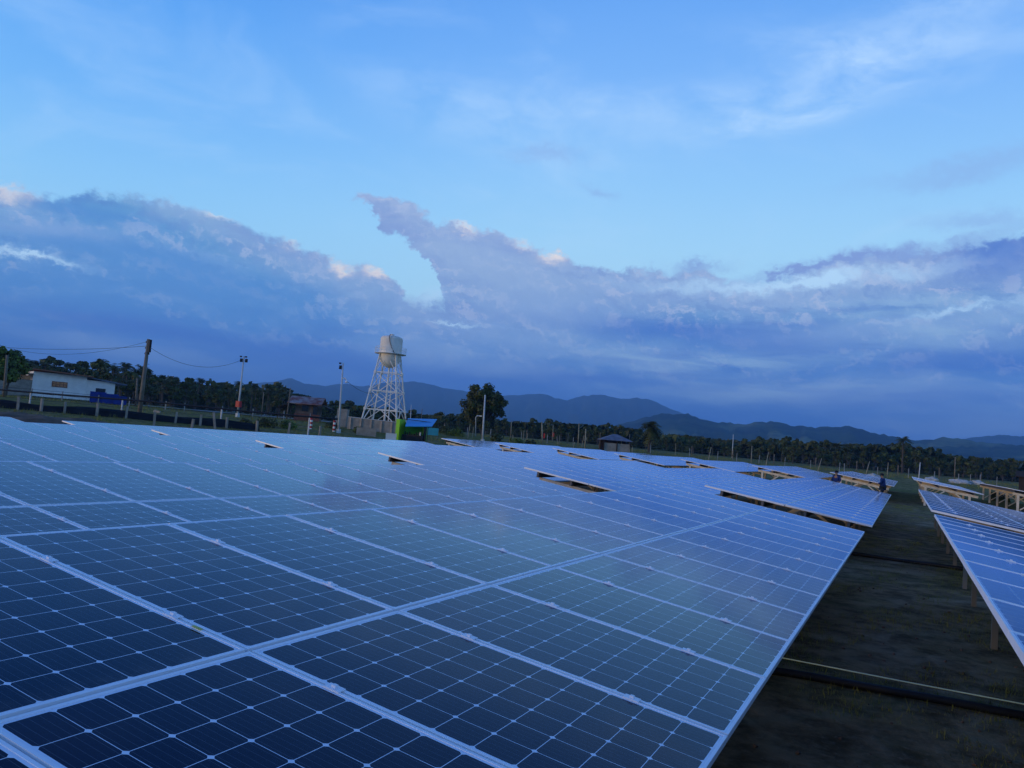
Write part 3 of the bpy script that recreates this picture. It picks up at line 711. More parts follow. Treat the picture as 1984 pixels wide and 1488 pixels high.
# right fence: thin pale posts with wires, from the tree to the right edge
rp = [(860,842),(905,846),(950,849),(1010,854),(1060,858),(1110,864),(1160,868),(1201,874),(1260,880),(1336,886),(1390,891),(1427,896),(1470,900),(1520,904),(1570,908),(1626,911),(1636,913),(1700,918),(1760,923),(1810,929),(1857,934),(1880,938),(1899,941),(1931,943),(1990,949),(2060,958)]
fence('fence', 'long wire fence with slim pale posts behind the back row of tables', rp, 98, 86, 1.0, M['fpost'], .03, 5, M['fencewire'], wr=.007)
rp2 = [(800,826),(860,834),(940,842),(1020,848),(1100,855),(1180,862),(1260,870),(1340,877),(1420,884),(1500,890),(1580,897),(1660,904),(1740,911),(1820,918),(1900,927),(1990,936)]
fence('fence', 'outer wire fence at the foot of the tree belt at right', rp2, 112, 102, 1.3, M['wood'], .045, 3, M['fencewire'], wr=.008)
random.seed(21)
sx_ = sorted(random.choice((random.uniform(1010,1160), random.uniform(900,1340))) for _ in range(16))
for i, x in enumerate(sx_):    # loose bamboo stakes around the back row
    y = 842+(x-860)*.094; D = random.uniform(88,100)
    a = gp(x, y, D); h = random.uniform(.7,1.7)
    tag(MB().tube([a-Vector((0,0,.2)), a+Vector((random.uniform(-.25,.25),random.uniform(-.2,.2),h))], .035, 6).build('stake', M['bamboo'], None), ['first','second','third','fourth','fifth','sixth','seventh','eighth','ninth','tenth','eleventh','twelfth','thirteenth','fourteenth','fifteenth','sixteenth'][i]+' thin bamboo stake from the left behind the back row of tables', 'stake', 'bamboo stakes behind the back row')

# ------------------------------------------------------------------ buildings
def local(origin, yaw):  # matrix placing local (x right, y away, z up) facing the camera with extra yaw
    return Matrix.Translation(origin) @ Matrix.Rotation(yaw, 4, 'Z')
def bearing(px):  # yaw that makes local +y point away from the camera at this column
    d = ray(px, 790); return math.atan2(-d.x, d.y)
# white building at left
D = 95; k = D/F
a = P(60, 764, D); a.z = ground(a.x, a.y)
bld = thing('white_building', 'white walled building with rusty roof edge and brown window at left', 'building', a, bearing(100)+R(10))
H = 3.0; Wd = 5.75; Dp = 5.2
wl = MB(); wl.box((Wd/2, Dp/2, H/2-.2), (Wd, Dp, H+.4)).build('wall', M['white'], bld)
wn = MB().box((2.85,-.02,1.72), (1.66,.10,.66)).build('window', M['rustrail'], bld)
for i in range(4):
    for j in range(2): MB().box((2.85-.6+i*.4,-.085,1.58+j*.29), (.30,.03,.2)).build('pane', M['orange'], wn)
roof = MB(); roof.poly([(-.4,-.7,H+.34),(Wd+.6,-.7,H+.06),(Wd+.6,Dp+.6,H-.05),(-.4,Dp+.6,H+.28)], .12).build('roof', M['rustrail'], bld)
# lower wing at right, set back
MB().box((Wd+1.65, 2.3, H/2-.4), (3.29, 4.0, H)).build('side_wing', M['white'], bld)
MB().poly([(Wd+.02,-.1,H-.02),(Wd+4.6,-.1,H-.5),(Wd+4.6,4.9,H-.55),(Wd+.02,4.9,H-.1)], .13).build('side_roof', M['thatch'], bld)
MB().box((Wd+1.7,.28,1.25), (1.1,.06,.9)).build('window', M['glassdark'], bld)
MB().box((-2.0,1.8,.85), (3.98,3.2,2.2)).build('annex', M['concrete'], bld)
MB().box((-1.0,.17,2.2), (1.5,.06,.5)).build('opening', M['orange'], bld)
MB().poly([(-4.3,-.3,2.5),(-.02,-.3,2.75),(-.02,3.6,2.75),(-4.3,3.6,2.5)], .12).build('annex_roof', M['concrete'], bld)
# blue containers in front of it
for x, y, w_, h_, lab in [(189,776,1.6,1.1,'left one of three dark blue containers beside the white building'), (212,779,1.7,1.0,'middle one of three dark blue containers beside the white building'), (232,781,1.3,.85,'right one of three dark blue containers beside the white building')]:
    a = gp(x, y, 90); o = thing('blue_container', lab, 'container', a, bearing(x), 'dark blue containers')
    MB().box((0,0,h_/2+.1), (w_,1.1,h_)).build('container_body', M['bluedrum'], o)
    MB().box((0,0,h_+.14), (w_+.06,1.16,.08)).build('lid', M['bluedrum'], o)
    for sx in (-w_*.35, w_*.35): MB().box((sx,0,.03), (.12,1.0,.14)).build('skid', M['dark'], o)
# rusty roofed hut
a = P(590, 815, 98); a.z = ground(a.x, a.y); hut = thing('guard_hut', 'small brown hut with rusty corrugated roof right of the tree belt', 'hut', a, bearing(595)-R(12))
MB().box((0.1,1.4,1.05), (2.7,2.6,2.6)).build('wall', M['brown'], hut)
MB().box((0.2,.06,.35), (3.1,.14,1.1)).build('low_wall', M['brick'], hut)
MB().box((-.1,.05,1.55), (.75,.06,.7)).build('window', M['glassdark'], hut); MB().box((1.15,.06,1.1), (.55,.06,1.5)).build('door', M['glassdark'], hut)
def gable(b_, x0, x1, y0, y1, ze, zr, th, ym=None):
    ym = (y0+y1)/2 if ym is None else ym
    b_.poly([(x0,y0,ze),(x1,y0,ze),(x1,ym,zr),(x0,ym,zr)], th); b_.poly([(x0,ym+.002,zr),(x1,ym+.002,zr),(x1,y1,ze),(x0,y1,ze)], th)
rb = MB(); gable(rb, -2.1, 2.0, -.8, 3.3, 2.1, 3.0, .06)
for i in range(20):
    x = -2.05+i*.21; rb.bar((x,-.82,2.125),(x,1.25,3.03),.03,.03)
rb.build('roof', M['rust'], hut)
MB().poly([(2.02,-.7,2.1),(2.9,-.2,1.75),(2.9,3.0,1.75),(2.02,3.2,2.1)], .08).build('lean_to', M['darkwood'], hut)
MB().poly([(-3.2,-.9,1.5),(-2.0,-.9,2.0),(-2.0,2.4,2.0),(-3.2,2.4,1.5)], .1).build('awning', M['darkwood'], hut)
for sx in (-3.1, -1.6): MB().bar((sx,-.7,-.3),(sx,-.7,1.6),.09).build('post', M['darkwood'], hut)
# warning posts
for x, lab in ((602,'red and white banded post, left one of two near the hut'), (647,'red and white banded post, right one of two near the floodlight pole')):
    a = gp(x, 829, 80); o = thing('warning_post', lab, 'post', a, 0, 'red and white banded posts')
    for i in range(6): MB().tube([(0,0,i*.2-.1),(0,0,i*.2+.1)], .12, 12).build('band', M['red' if i % 2 else 'white'], o)
# low concrete wall below the tower
def wall(label, pts, D, h, th=.2):
    ps = [P(x, y, D) for x, y in pts]; o = None; b_ = MB(); base = ps[0].copy(); base.z = ground(base.x, base.y)
    for p, q_ in zip(ps, ps[1:]):
        p0 = Vector((p.x, p.y, ground(p.x,p.y)))-base; q0 = Vector((q_.x, q_.y, ground(q_.x,q_.y)))-base
        b_.bar(p0+Vector((0,0,(h-.4)/2)), q0+Vector((0,0,(h-.4)/2)), th, h+.4)
    o = b_.build('wall', M['concrete'], None, loc=base); return tag(o, label, 'wall'), base, [Vector((p.x,p.y,ground(p.x,p.y)))-base for p in ps]
wo, wb, wps = wall('low grey block wall running under the water tower', [(672,835),(772,842)], 86, 1.25)
cp = MB(); cp.bar(wps[0]+Vector((0,0,1.28)), wps[1]+Vector((0,0,1.28)), .3, .06); cp.build('coping', M['paleconc'], wo)
for i in range(5):
    p = wps[0].lerp(wps[1], (i+.3)/5); MB().bar(p+Vector((0,-.03,-.3)), p+Vector((0,-.03,1.22)), .26).build('pier', M['concrete'], wo)
wall('taller square grey wall block at the left end of the block wall', [(652,832),(671,834)], 88, 1.9, 1.2)
wo, wb, wps = wall('nearer low earth coloured wall between grass bank and kiosk', [(690,842),(728,847)], 78, .75)
# pallet-like white box by the kiosk
a = gp(757, 852, 73); o = thing('white_crate', 'white crate standing left of the green kiosk', 'crate', a, bearing(757))
MB().box((0,0,.42), (.95,.6,.78)).build('crate_body', M['white'], o); MB().box((0,0,.83), (1.0,.66,.04)).build('lid', M['white'], o)

# ------------------------------------------------------------------ water tower
Dt = 125; kt = Dt/F
base = P(744, 822, Dt); base.z = ground(base.x, base.y)-.1
top_bowl = P(748, 712, Dt); top_tank = P(756, 650, Dt)
# true heights above base
hb = top_bowl.z-base.z; ht = top_tank.z-base.z; Rt = 1.72; Rb, Rl = 4.0, 1.80
zc = hb+2.15       # junction of bowl and cylinder, where the walkway runs
tw = thing('water_tower', 'white water tower with round tank on a braced lattice of four legs', 'water tower', base, bearing(744)+R(28))
prof = [(.05, hb)]
for i in range(1, 9):
    an = i/8*math.pi/2; prof.append((Rt*math.sin(an), hb+1.9-1.9*math.cos(an)))
prof += [(Rt, ht-.50), (Rt-.05, ht-.33), (Rt-.18, ht-.17), (Rt-.40, ht-.07), (Rt*.45, ht+.04), (.05, ht+.10)]
tank = MB().lathe(prof, 32).build('tank', M['tank'], tw, True)
MB().lathe([(.3,ht+.08),(.34,ht+.3),(.1,ht+.36)], 14).build('hatch', M['tank'], tank)
for k in range(2):
    MB().lathe([(Rt+.015,ht-.5-k*1.6),(Rt+.02,ht-.45-k*1.6)], 32).build('seam', M['tank'], tank)
# service pipe winding down over the tank
pp = []
for i in range(14):
    tt = i/13; an = R(-118-14+34*tt*tt); rr = Rt+.07 if tt > .12 else Rt*.4+(Rt+.07-Rt*.4)*tt/.12
    pp.append((rr*math.cos(an), rr*math.sin(an), ht+.14-(ht-zc+.1)*tt if tt > .12 else ht+.14-.1*tt))
MB().tube(pp, .045, 6).build('pipe', M['dark'], tw)
# walkway ring with railing
ring = MB(); ring.lathe([(Rt+.02, zc),(Rt+.72, zc),(Rt+.72, zc+.07),(Rt+.02, zc+.07)], 32).build('walkway', M['white'], tw)
for k in range(16):
    an = 2*math.pi*k/16; x, y = (Rt+.68)*math.cos(an), (Rt+.68)*math.sin(an)
    MB().bar((x,y,zc+.05),(x,y,zc+1.0),.035).build('railing_post', M['white'], tw)
for zz in (zc+.55, zc+1.0):
    MB().tube([((Rt+.68)*math.cos(2*math.pi*k/32), (Rt+.68)*math.sin(2*math.pi*k/32), zz) for k in range(33)], .02, 5, cap=False).build('rail', M['white'], tw)
ztop = zc-.1
def legp(k, f):   # leg k at height fraction f
    an = math.pi/2*k; r_ = Rb+(Rl-Rb)*f; return Vector((r_*math.cos(an), r_*math.sin(an), ztop*f))
for k in range(4):
    MB().bar(legp(k,-.03), legp(k,1), .17).build('leg', M['white'], tw)
    MB().box(legp(k,0), (.6,.6,.5)).build('footing', M['concrete'], tw)
    an = math.pi/2*k; MB().bar(legp(k,.93), Vector((Rt*.8*math.cos(an), Rt*.8*math.sin(an), zc-1.0)), .12).build('bracket', M['white'], tw)
lv = (.0, .225, .485, .745)
for f in lv[1:]:
    for k in range(4):
        MB().bar(legp(k,f), legp(k+1,f), .13).build('horizontal_beam', M['white'], tw)
        MB().box(legp(k,f), (.34,.34,.4), Matrix.Rotation(math.pi/4,3,'Z')).build('gusset', M['white'], tw)
for k in range(4):
    mid = (legp(k,lv[1])+legp(k+1,lv[1]))/2
    MB().bar(legp(k,.02), mid, .10).build('brace', M['white'], tw); MB().bar(legp(k+1,.02), mid, .10).build('brace', M['white'], tw)
    for f0, f1 in ((lv[1],lv[2]),(lv[2],lv[3])):
        MB().bar(legp(k,f0), legp(k+1,f1), .09).build('brace', M['white'], tw); MB().bar(legp(k+1,f0), legp(k,f1), .09).build('brace', M['white'], tw)
    MB().bar(legp(k,lv[3]), (legp(k,.97)+legp(k+1,.97))/2, .08).build('brace', M['white'], tw); MB().bar(legp(k+1,lv[3]), (legp(k,.97)+legp(k+1,.97))/2, .08).build('brace', M['white'], tw)
MB().tube([(0,0,-.3),(0,0,hb+.1)], .15, 12).build('riser_pipe', M['white'], tw)
MB().tube([(.55,-.3,-.3),(.45,-.25,hb+.4)], .09, 8).build('drain_pipe', M['white'], tw)
# ladder along one leg
l0, l1 = legp(3,.0)+Vector((.5,.3,0)), legp(3,1)+Vector((.5,.3,.4))
for sx in (-.2,.2): MB().bar(l0+Vector((sx,0,0)), l1+Vector((sx,0,0)), .04).build('ladder_rail', M['white'], tw)

# ------------------------------------------------------------------ green kiosk with blue roof
Dk = 74; a = P(770, 852, Dk); a.z = ground(a.x, a.y)-.05
top = P(775, 809, Dk).z-a.z
ks = thing('green_kiosk', 'small lime green kiosk with slanting bright blue roof', 'kiosk', a, bearing(790)-R(20))
Hk = top
MB().box((0,.5,Hk/2-.15), (.34,1.5,Hk+.0)).build('side_wall', M['green'], ks)
MB().box((1.26,1.18,.95), (2.18,.10,1.95)).build('back_wall', M['green2'], ks)
MB().box((2.28,.9,.95), (.12,.45,1.9)).build('corner_post', M['glassdark'], ks)
MB().box((1.3,.42,.42), (1.9,.5,.84)).build('counter', M['dark'], ks)
for i in range(8):
    h_ = random.uniform(.1,.28); MB().box((.55+i*.22,.36,.84+h_/2), (.10,.12,h_)).build('tool', M['dark'], ks)
MB().lathe([(.07,.84),(.07,1.1),(.02,1.16)], 10, (2.05,.25,0)).build('jug', M['white'], ks)
rf = MB(); rf.poly([(.12,1.9,Hk+.02),(3.0,1.9,Hk+.16),(3.5,-.95,Hk-.55),(1.0,-1.0,Hk-.72)], .07)
rf.build('roof', M['blue'], ks)
MB().bar((3.0,-.5,0),(3.0,-.5,Hk-.52),.05).build('roof_post', M['dark'], ks); MB().bar((.2,.6,Hk-.1),(2.9,.6,Hk-.2),.06).build('roof_beam', M['dark'], ks)
a = gp(833, 842, 84); o = thing('turquoise_panel', 'turquoise sheet screen standing right behind the kiosk roof', 'screen', a, bearing(833))
MB().box((0,0,.85), (1.7,.06,.75)).build('sheet', M['teal'], o)
for sx in (-.75,.75): MB().bar((sx,.06,-.3),(sx,.06,1.2),.07).build('post', M['wood'], o)

# hip roofed hut
a = P(1190, 872, 92); a.z = ground(a.x, a.y); o = thing('hip_roof_hut', 'low open hut with grey hip roof beyond the back row', 'hut', a, bearing(1190)+R(12))
zt = P(1190, 841, 92).z-a.z; ze = P(1190, 853, 92).z-a.z
rb = MB(); c = [(-1.75,-1.5,ze),(1.75,-1.5,ze),(1.75,1.5,ze),(-1.75,1.5,ze)]; apx = (-.25,0,zt); apx2 = (.25,0,zt)
for f in ((c[0],c[1],apx2,apx),(c[1],c[2],apx2),(c[2],c[3],apx,apx2),(c[3],c[0],apx)): rb.poly(f, .05)
rb.build('roof', M['thatch'], o)
for sx in (-1.5,0,1.5):
    for sy in (-1.3,1.3): MB().bar((sx,sy,-.3),(sx,sy,ze),.1).build('post', M['darkwood'], o)
MB().box((0,-1.2,.35), (3.0,.08,.95)).build('low_wall', M['concrete'], o); MB().box((0,1.2,.6), (3.0,.08,1.5)).build('back_wall', M['darkwood'], o)
# dark shed at the right edge
a = gp(1975, 948, 66); o = thing('dark_shed', 'dark shed at the right edge of the photo', 'shed', a, bearing(1975))
MB().box((.9,1,.75), (1.9,2,1.9)).build('wall', M['darkwood'], o); rb = MB(); gable(rb,-.3,2.1,-.3,2.3,1.7,2.15,.06); rb.build('roof', M['darkwood'], o); MB().box((.7,-.03,.7),(.7,.06,1.3)).build('door', M['dark'], o)
for i, (x, y, n_) in enumerate([(1872,951,1),(1862,948,2)]):
    a = gp(x+78, y+3, 64+i*2); o = thing('concrete_block', ['rough concrete block lying left of the rightmost table truss, front one','rough concrete block lying left of the rightmost table truss, rear one'][i], 'block', a, .4)
    MB().box((0,0,.25), (.7,.5,.6)).build('block_body', M['concrete'], o)
# pale heaps of sacks along the fence
random.seed(5)
for i, (x, y, w_, lab) in enumerate([(1447,892,1.6,'pale heap of sacks beyond the back row, left of the workers'), (1805,932,1.2,'pale pointed heap behind the far table right of the aisle, left one'), (1858,937,1.8,'pale long heap behind the far table right of the aisle, middle one'), (1892,941,1.3,'pale heap with a pointed top, right one near the right edge'), (1690,918,1.4,'low pale heap between the two workers'), (1262,880,1.3,'small pale heap right of the hip roofed hut'), (1123,862,1.2,'small pale heap left of the hip roofed hut')]):
    a = gp(x, y, 83); bm = bmesh.new(); bmesh.ops.create_icosphere(bm, subdivisions=3, radius=1)
    for v in bm.verts:
        nn = noise.noise(v.co*2.3+Vector((i*5,0,0))); v.co = Vector((v.co.x*w_*.6, v.co.y*.5, max(-.2, v.co.z*.42)))*(1+.45*nn)
    me = bpy.data.meshes.new('sack_heap'); bm.to_mesh(me); bm.free(); me.materials.append(M['rubble']); o = link('sack_heap', me, None, a)
    tag(o, lab, 'heap', 'pale heaps along the fence')
# ---- earth mound at far left
bm = bmesh.new(); g2 = 40; grid = []
mc = P(62, 812, 46)
for j in range(g2+1):
    row = []
    for i in range(g2+1):
        u_, v_ = i/g2*2-1, j/g2*2-1
        h = max(0, 1-(u_*u_+v_*v_))**.7; x = u_*7.5; y = v_*3.2
        ca, sa = math.cos(YAW+.55), math.sin(YAW+.55); X = mc.x+x*ca-y*sa; Y = mc.y+x*sa+y*ca
        z = ground(X,Y)-.05+h*(.80+.22*noise.noise(Vector((X*.7,Y*.7,1)))) + .10*h*noise.noise(Vector((X*2.5,Y*2.5,4)))
        row.append(bm.verts.new((X,Y,z)))
    grid.append(row)
for j in range(g2):
    for i in range(g2): bm.faces.new((grid[j][i],grid[j][i+1],grid[j+1][i+1],grid[j+1][i]))
me = bpy.data.meshes.new('earth_mound'); bmesh.ops.recalc_face_normals(bm, faces=bm.faces); bm.to_mesh(me); bm.free()
for p in me.polygons: p.use_smooth = True
me.materials.append(M['dirt']); struct(link('earth_mound', me))

# ------------------------------------------------------------------ vegetation
def leaf_cloud(bm, lobes, n, size, flat=.5, rng=random):
    tot = sum(l[1][0]*l[1][1]*l[1][2] for l in lobes)
    for c, r_ in lobes:
        m_ = int(n*r_[0]*r_[1]*r_[2]/tot)+20
        for _ in range(m_):
            v = Vector((rng.gauss(0,1), rng.gauss(0,1), rng.gauss(0,1))).normalized()
            rad = rng.uniform(.35, 1.0)**.6*rng.uniform(.85,1.12)
            p = Vector(c)+Vector((v.x*r_[0], v.y*r_[1], v.z*r_[2]))*rad
            nrm = (v+Vector((rng.uniform(-1,1), rng.uniform(-1,1), rng.uniform(-.2,1.2)))*.9).normalized()
            x = nrm.orthogonal().normalized(); x = Matrix.Rotation(rng.uniform(0,6.28),3,nrm) @ x; y = nrm.cross(x)
            s1 = size*rng.uniform(.6,1.4); s2 = s1*rng.uniform(.45,.9)
            vs = [bm.verts.new(p+x*s1), bm.verts.new(p+y*s2), bm.verts.new(p-x*s1*.9), bm.verts.new(p-y*s2)]
            bm.faces.new(vs)
def broadleaf(h, spread, seed, leaf=.22, nl=2600, nlobe=16, low=.28, matn='leaf', oval=False):
    rng = random.Random(seed); o = bpy.data.objects.new('tree', None); C.objects.link(o)
    tb = MB(); th = h*low
    pts = [Vector((0,0,-.5)), Vector((rng.uniform(-.1,.1), 0, th*.6)), Vector((rng.uniform(-.2,.2), rng.uniform(-.2,.2), th*1.2)), Vector((rng.uniform(-.3,.3),0,h*.62))]
    tb.tube(pts, h*.035, 8, h*.012)
    lobes = []
    for i in range(nlobe):
        an = rng.uniform(0, 6.28); zz = rng.uniform(.12, 1)**.9; rr = spread*(1-abs(zz-.45)*1.0)*rng.uniform(.15,.8)
        c = Vector((rr*math.cos(an), rr*math.sin(an), th+(h-th)*zz*.9))
        if oval:
            v = Vector((rng.gauss(0,1), rng.gauss(0,1), rng.gauss(0,1))).normalized()*rng.random()**.45
            c = Vector((v.x*spread*.76, v.y*spread*.76, h*.54+v.z*h*.38)); zz = .75
        s_ = rng.uniform(.17,.34)*spread*(1.25-zz*.5); lobes.append((c, (s_, s_, s_*rng.uniform(.7,1))))
        tb.tube([pts[2]*rng.uniform(.7,1.1), (pts[2]+c)/2+Vector((0,0,.1)), c], h*.012, 5, h*.004)
    tb.build('trunk', M['trunk'], o)
    bm = bmesh.new(); leaf_cloud(bm, lobes, nl, leaf, rng=rng)
    me = bpy.data.meshes.new('crown'); bm.to_mesh(me); bm.free(); me.materials.append(M[matn]); link('crown', me, o)
    return o
def palm(h, seed, nf=20, fl=2.1, lowup=-.35):
    rng = random.Random(seed); o = bpy.data.objects.new('palm_tree', None); C.objects.link(o)
    bend = Vector((rng.uniform(-.5,.5), rng.uniform(-.3,.3), 0))
    MB().tube([Vector((0,0,-.4)), bend*.3+Vector((0,0,h*.35)), bend+Vector((0,0,h*.8)), bend*1.2+Vector((0,0,h))], .16, 8, .09).build('trunk', M['trunk'], o)
    bm = bmesh.new(); c0 = bend*1.2+Vector((0,0,h))
    for k in range(nf):
        an = rng.uniform(0,6.28); up = rng.uniform(lowup,1.3); L = fl*rng.uniform(.8,1.1); prev = c0; n = 11
        d = Vector((math.cos(an)*math.cos(up), math.sin(an)*math.cos(up), math.sin(up)))
        side = Vector((-math.sin(an), math.cos(an), 0))
        for i in range(n):
            t_ = i/(n-1); p = c0 + d*L*t_ + Vector((0,0,-.62*L*t_*t_))
            if i:
                ax = (p-prev).normalized(); wl_ = .62*math.sin(math.pi*min(1,t_*.9+.12))**.6*fl/2.1
                for sg in (-1,1):
                    q0 = prev.lerp(p,.1); q1 = prev.lerp(p,.75)
                    tip = prev + side*sg*wl_*rng.uniform(.8,1.1) + ax*wl_*.55 + Vector((0,0,-.42*wl_*rng.uniform(.5,1.4)))
                    vs = [bm.verts.new(q0), bm.verts.new(q1), bm.verts.new(tip)]; bm.faces.new(vs)
            prev = p
    me = bpy.data.meshes.new('crown'); bm.to_mesh(me); bm.free(); me.materials.append(M['palm']); link('crown', me, o)
    return o
def plant(o, p, rz, s, label, cat, group=None):
    o.location = p; o.rotation_euler = (0,0,rz); o.scale = (s,s,s); tag(o, label, cat, group); return o
# the big round tree by the lamp pole (own shape)
p = gp(932, 848, 105); ht_ = P(940, 730, 105).z-p.z
t1 = broadleaf(ht_*.95, 3.6, 14, .16, 10000, 52, .14, 'leaf', True); plant(t1, p, 0, 1, 'big round leafy tree standing alone behind a white lamp pole', 'tree'); t1.name = 'broadleaf_tree'
p = gp(8, 785, 80); ht_ = P(10, 674, 80).z-p.z
t2 = broadleaf(ht_, 3.0, 23, .16, 5200, 22, .30, 'bright'); plant(t2, p, 0, 1, 'fresh green leafy tree at the left edge in front of the white building', 'tree'); t2.name = 'broadleaf_tree'
pole('post', 'brown pole standing in front of the tree at the left edge', 'post', (8,768), (14,688), 76, .14, .11, M['wood'])
p = gp(1256, 878, 100); ht_ = P(1254, 806, 100).z-p.z
pt = palm(ht_*.72, 5, 54, 2.0, -1.1); plant(pt, p, 0, 1, 'bushy coconut palm standing right of the hip roofed hut', 'palm tree')
p = gp(1748, 905, 140); ht_ = P(1745, 852, 140).z-p.z
pt2 = palm(ht_, 9, 22, 2.2); plant(pt2, p, 0, 1, 'palm rising above the tree belt right of the workers', 'palm tree')
# prototypes for the tree belts
protos = [palm(6.2, 31, 22, 2.3), palm(7.0, 32, 24, 2.4), broadleaf(6.5, 2.9, 33, .26, 1700, 12, .15), broadleaf(5.6, 3.2, 34, .26, 1700, 12, .12), palm(5.5, 35, 20, 2.2), broadleaf(7.2, 2.6, 36, .26, 1700, 13, .15)]
for q_, nm in zip(protos, ['palm_tree','palm_tree','broadleaf_tree','broadleaf_tree','palm_tree','broadleaf_tree']): q_.name = nm
PH = [8.0, 8.8, 6.5, 5.6, 7.2, 7.2]; used = [False]*len(protos)
def beltree(k, p, s, lab, cat, grp):
    if used[k]: o = copy_tree(protos[k])
    else: o = protos[k]; used[k] = True
    return plant(o, p, random.uniform(0,6.28), s, lab, cat, grp)
NUM = ['first','second','third','fourth','fifth','sixth','seventh','eighth','ninth','tenth','eleventh','twelfth','thirteenth','fourteenth','fifteenth','sixteenth']
MARKS = [(-200,'the left frame edge'),(62,'the white building corner'),(280,'the leaning utility pole'),(463,'the red box pole'),(600,'the rusty roofed hut'),(745,'the water tower'),(932,'the big round tree'),(1190,'the hip roofed hut'),(1420,'the pale hill post'),(1612,'the left worker'),(1782,'the white aisle post')]
cnt = {}
def where(x, row, what):
    m_ = [n for a, n in MARKS if a <= x][-1]; key = (m_, row, what); cnt[key] = cnt.get(key, 0)+1
    return NUM[cnt[key]-1]+' '+what+' right of '+m_+', '+('back','middle','front')[row]+' row of the tree belt'
random.seed(77)
sky_l_ = [(-80,680),(40,684),(95,680),(120,696),(145,688),(185,683),(215,690),(255,690),(285,708),(315,712),(345,726),(370,725),(405,728),(440,735),(470,732),(500,737),(530,733),(560,746),(590,758),(610,770)]
for row, (D0, drop) in enumerate(((150,0),(135,12),(122,26))):
    x = -70 + row*9
    while x < 600:
        y = interp(x, sky_l_)+drop+random.uniform(-3,8); D = D0+random.uniform(-5,5)
        p = gp(x, 800, D); hh = P(x, y, D).z-p.z
        if hh > 1.5:
            k = random.choice([0,1,4,0,1,2,5] if row < 2 else [2,3,5,4]); pal = k in (0,1,4)
            beltree(k, p, hh/PH[k], where(x, row, 'palm' if pal else 'leafy tree'), 'palm tree' if pal else 'tree', 'palms in the left tree belt' if pal else 'leafy trees in the left tree belt')
        x += random.uniform(15, 26)
sky_r_ = [(600,776),(660,776),(700,780),(760,788),(800,796),(850,798),(900,800),(960,808),(1000,812),(1060,812),(1120,816),(1180,822),(1240,830),(1300,838),(1360,843),(1400,848),(1450,848),(1500,846),(1560,850),(1620,852),(1680,858),(1740,856),(1780,862),(1820,872),(1880,880),(1940,886),(2000,892),(2100,898)]
for row, (D0, drop) in enumerate(((175,0),(158,8),(140,17))):
    x = 610 + row*8
    while x < 2060:
        y = interp(x, sky_r_)+drop+random.uniform(-2,7); D = D0+random.uniform(-6,6)
        p = gp(x, 880, D); hh = P(x, y, D).z-p.z
        if hh > .8:
            k = random.choice([2,3,5,4,2,3,5,2,3,0] if x > 1250 else [2,3,5,2,3]); pal = k in (0,1,4)
            beltree(k, p, hh/PH[k]*1.05, where(x, row, 'palm' if pal else 'leafy tree'), 'palm tree' if pal else 'tree', 'palms in the right tree belt' if pal else 'leafy trees in the right tree belt')
        x += random.uniform(17, 31)
for q_, uu in zip(protos, used):
    if not uu:
        for ch in list(q_.children): bpy.data.objects.remove(ch)
        bpy.data.objects.remove(q_)
# far wood: one mass of foliage behind and below the belts
bm = bmesh.new(); rng = random.Random(3)
for i in range(44000):
    x = rng.uniform(-140, 2120); D = 168+rng.random()**1.8*300
    y = (interp(x, sky_l_)+8 if x < 600 else interp(x, sky_r_)+3)
    p = P(x, 850, D); g0 = ground(p.x, p.y); zt = P(x, y, D).z
    hmax = max(1.5, min(9, (zt-g0)))*(.75+.3*noise.noise(Vector((p.x*.03,p.y*.03,0))))
    z = g0+hmax*rng.random()**.6
    s1 = rng.uniform(.5,1.3); nrm = Vector((rng.gauss(0,1),rng.gauss(0,1),rng.gauss(.5,1))).normalized(); X = nrm.orthogonal().normalized(); Y = nrm.cross(X)
    c = Vector((p.x,p.y,z)); bm.faces.new([bm.verts.new(c+X*s1), bm.verts.new(c+Y*s1*.7), bm.verts.new(c-X*s1), bm.verts.new(c-Y*s1*.7)])
me = bpy.data.meshes.new('far_wood'); bm.to_mesh(me); bm.free(); me.materials.append(M['wood_far'])
struct(link('far_wood', me), 'stuff', 'dark mass of distant trees behind the tree belts', 'wood')
# grass and weeds
bm = bmesh.new(); rng = random.Random(8)
def tuft(bm, p, h, n, sp):
    for _ in range(n):
        an = rng.uniform(0,6.28); r_ = rng.uniform(0,sp); b0 = p+Vector((r_*math.cos(an), r_*math.sin(an), -.03)); w_ = Vector((math.cos(an+1.5), math.sin(an+1.5), 0))*h*.06
        tip = b0+Vector((rng.uniform(-.4,.4)*h, rng.uniform(-.4,.4)*h, h*rng.uniform(.6,1.1)))
        bm.faces.new([bm.verts.new(b0-w_), bm.verts.new(b0+w_), bm.verts.new(tip)])
for i in range(5200):
    x = rng.uniform(-60, 900) if rng.random() < .62 else rng.uniform(880,2030); D = rng.uniform(50, 108)
    if x > 880: D = rng.uniform(76,112)
    p = P(x, 820, D)
    if -28 < p.x < 10 and p.y < 70: continue
    if noise.noise(Vector((p.x*.12,p.y*.12,2))) < -.12: continue
    p.z = ground(p.x,p.y); tuft(bm, p, rng.uniform(.14,.36), 9, .5)
for i in range(9000):
    x = rng.uniform(-.6,1.9); y = 1.2+45*rng.random()**1.5
    if noise.noise(Vector((x*1.1,y*.45,7))) < -.02: continue
    tuft(bm, Vector((x,y,ground(x,y))), rng.uniform(.025,.09), 9, .14)
me = bpy.data.meshes.new('grass'); bm.to_mesh(me); bm.free(); me.materials.append(M['grass']); struct(link('grass', me), 'stuff', 'green grass and weeds on the bank and along the aisle', 'grass')
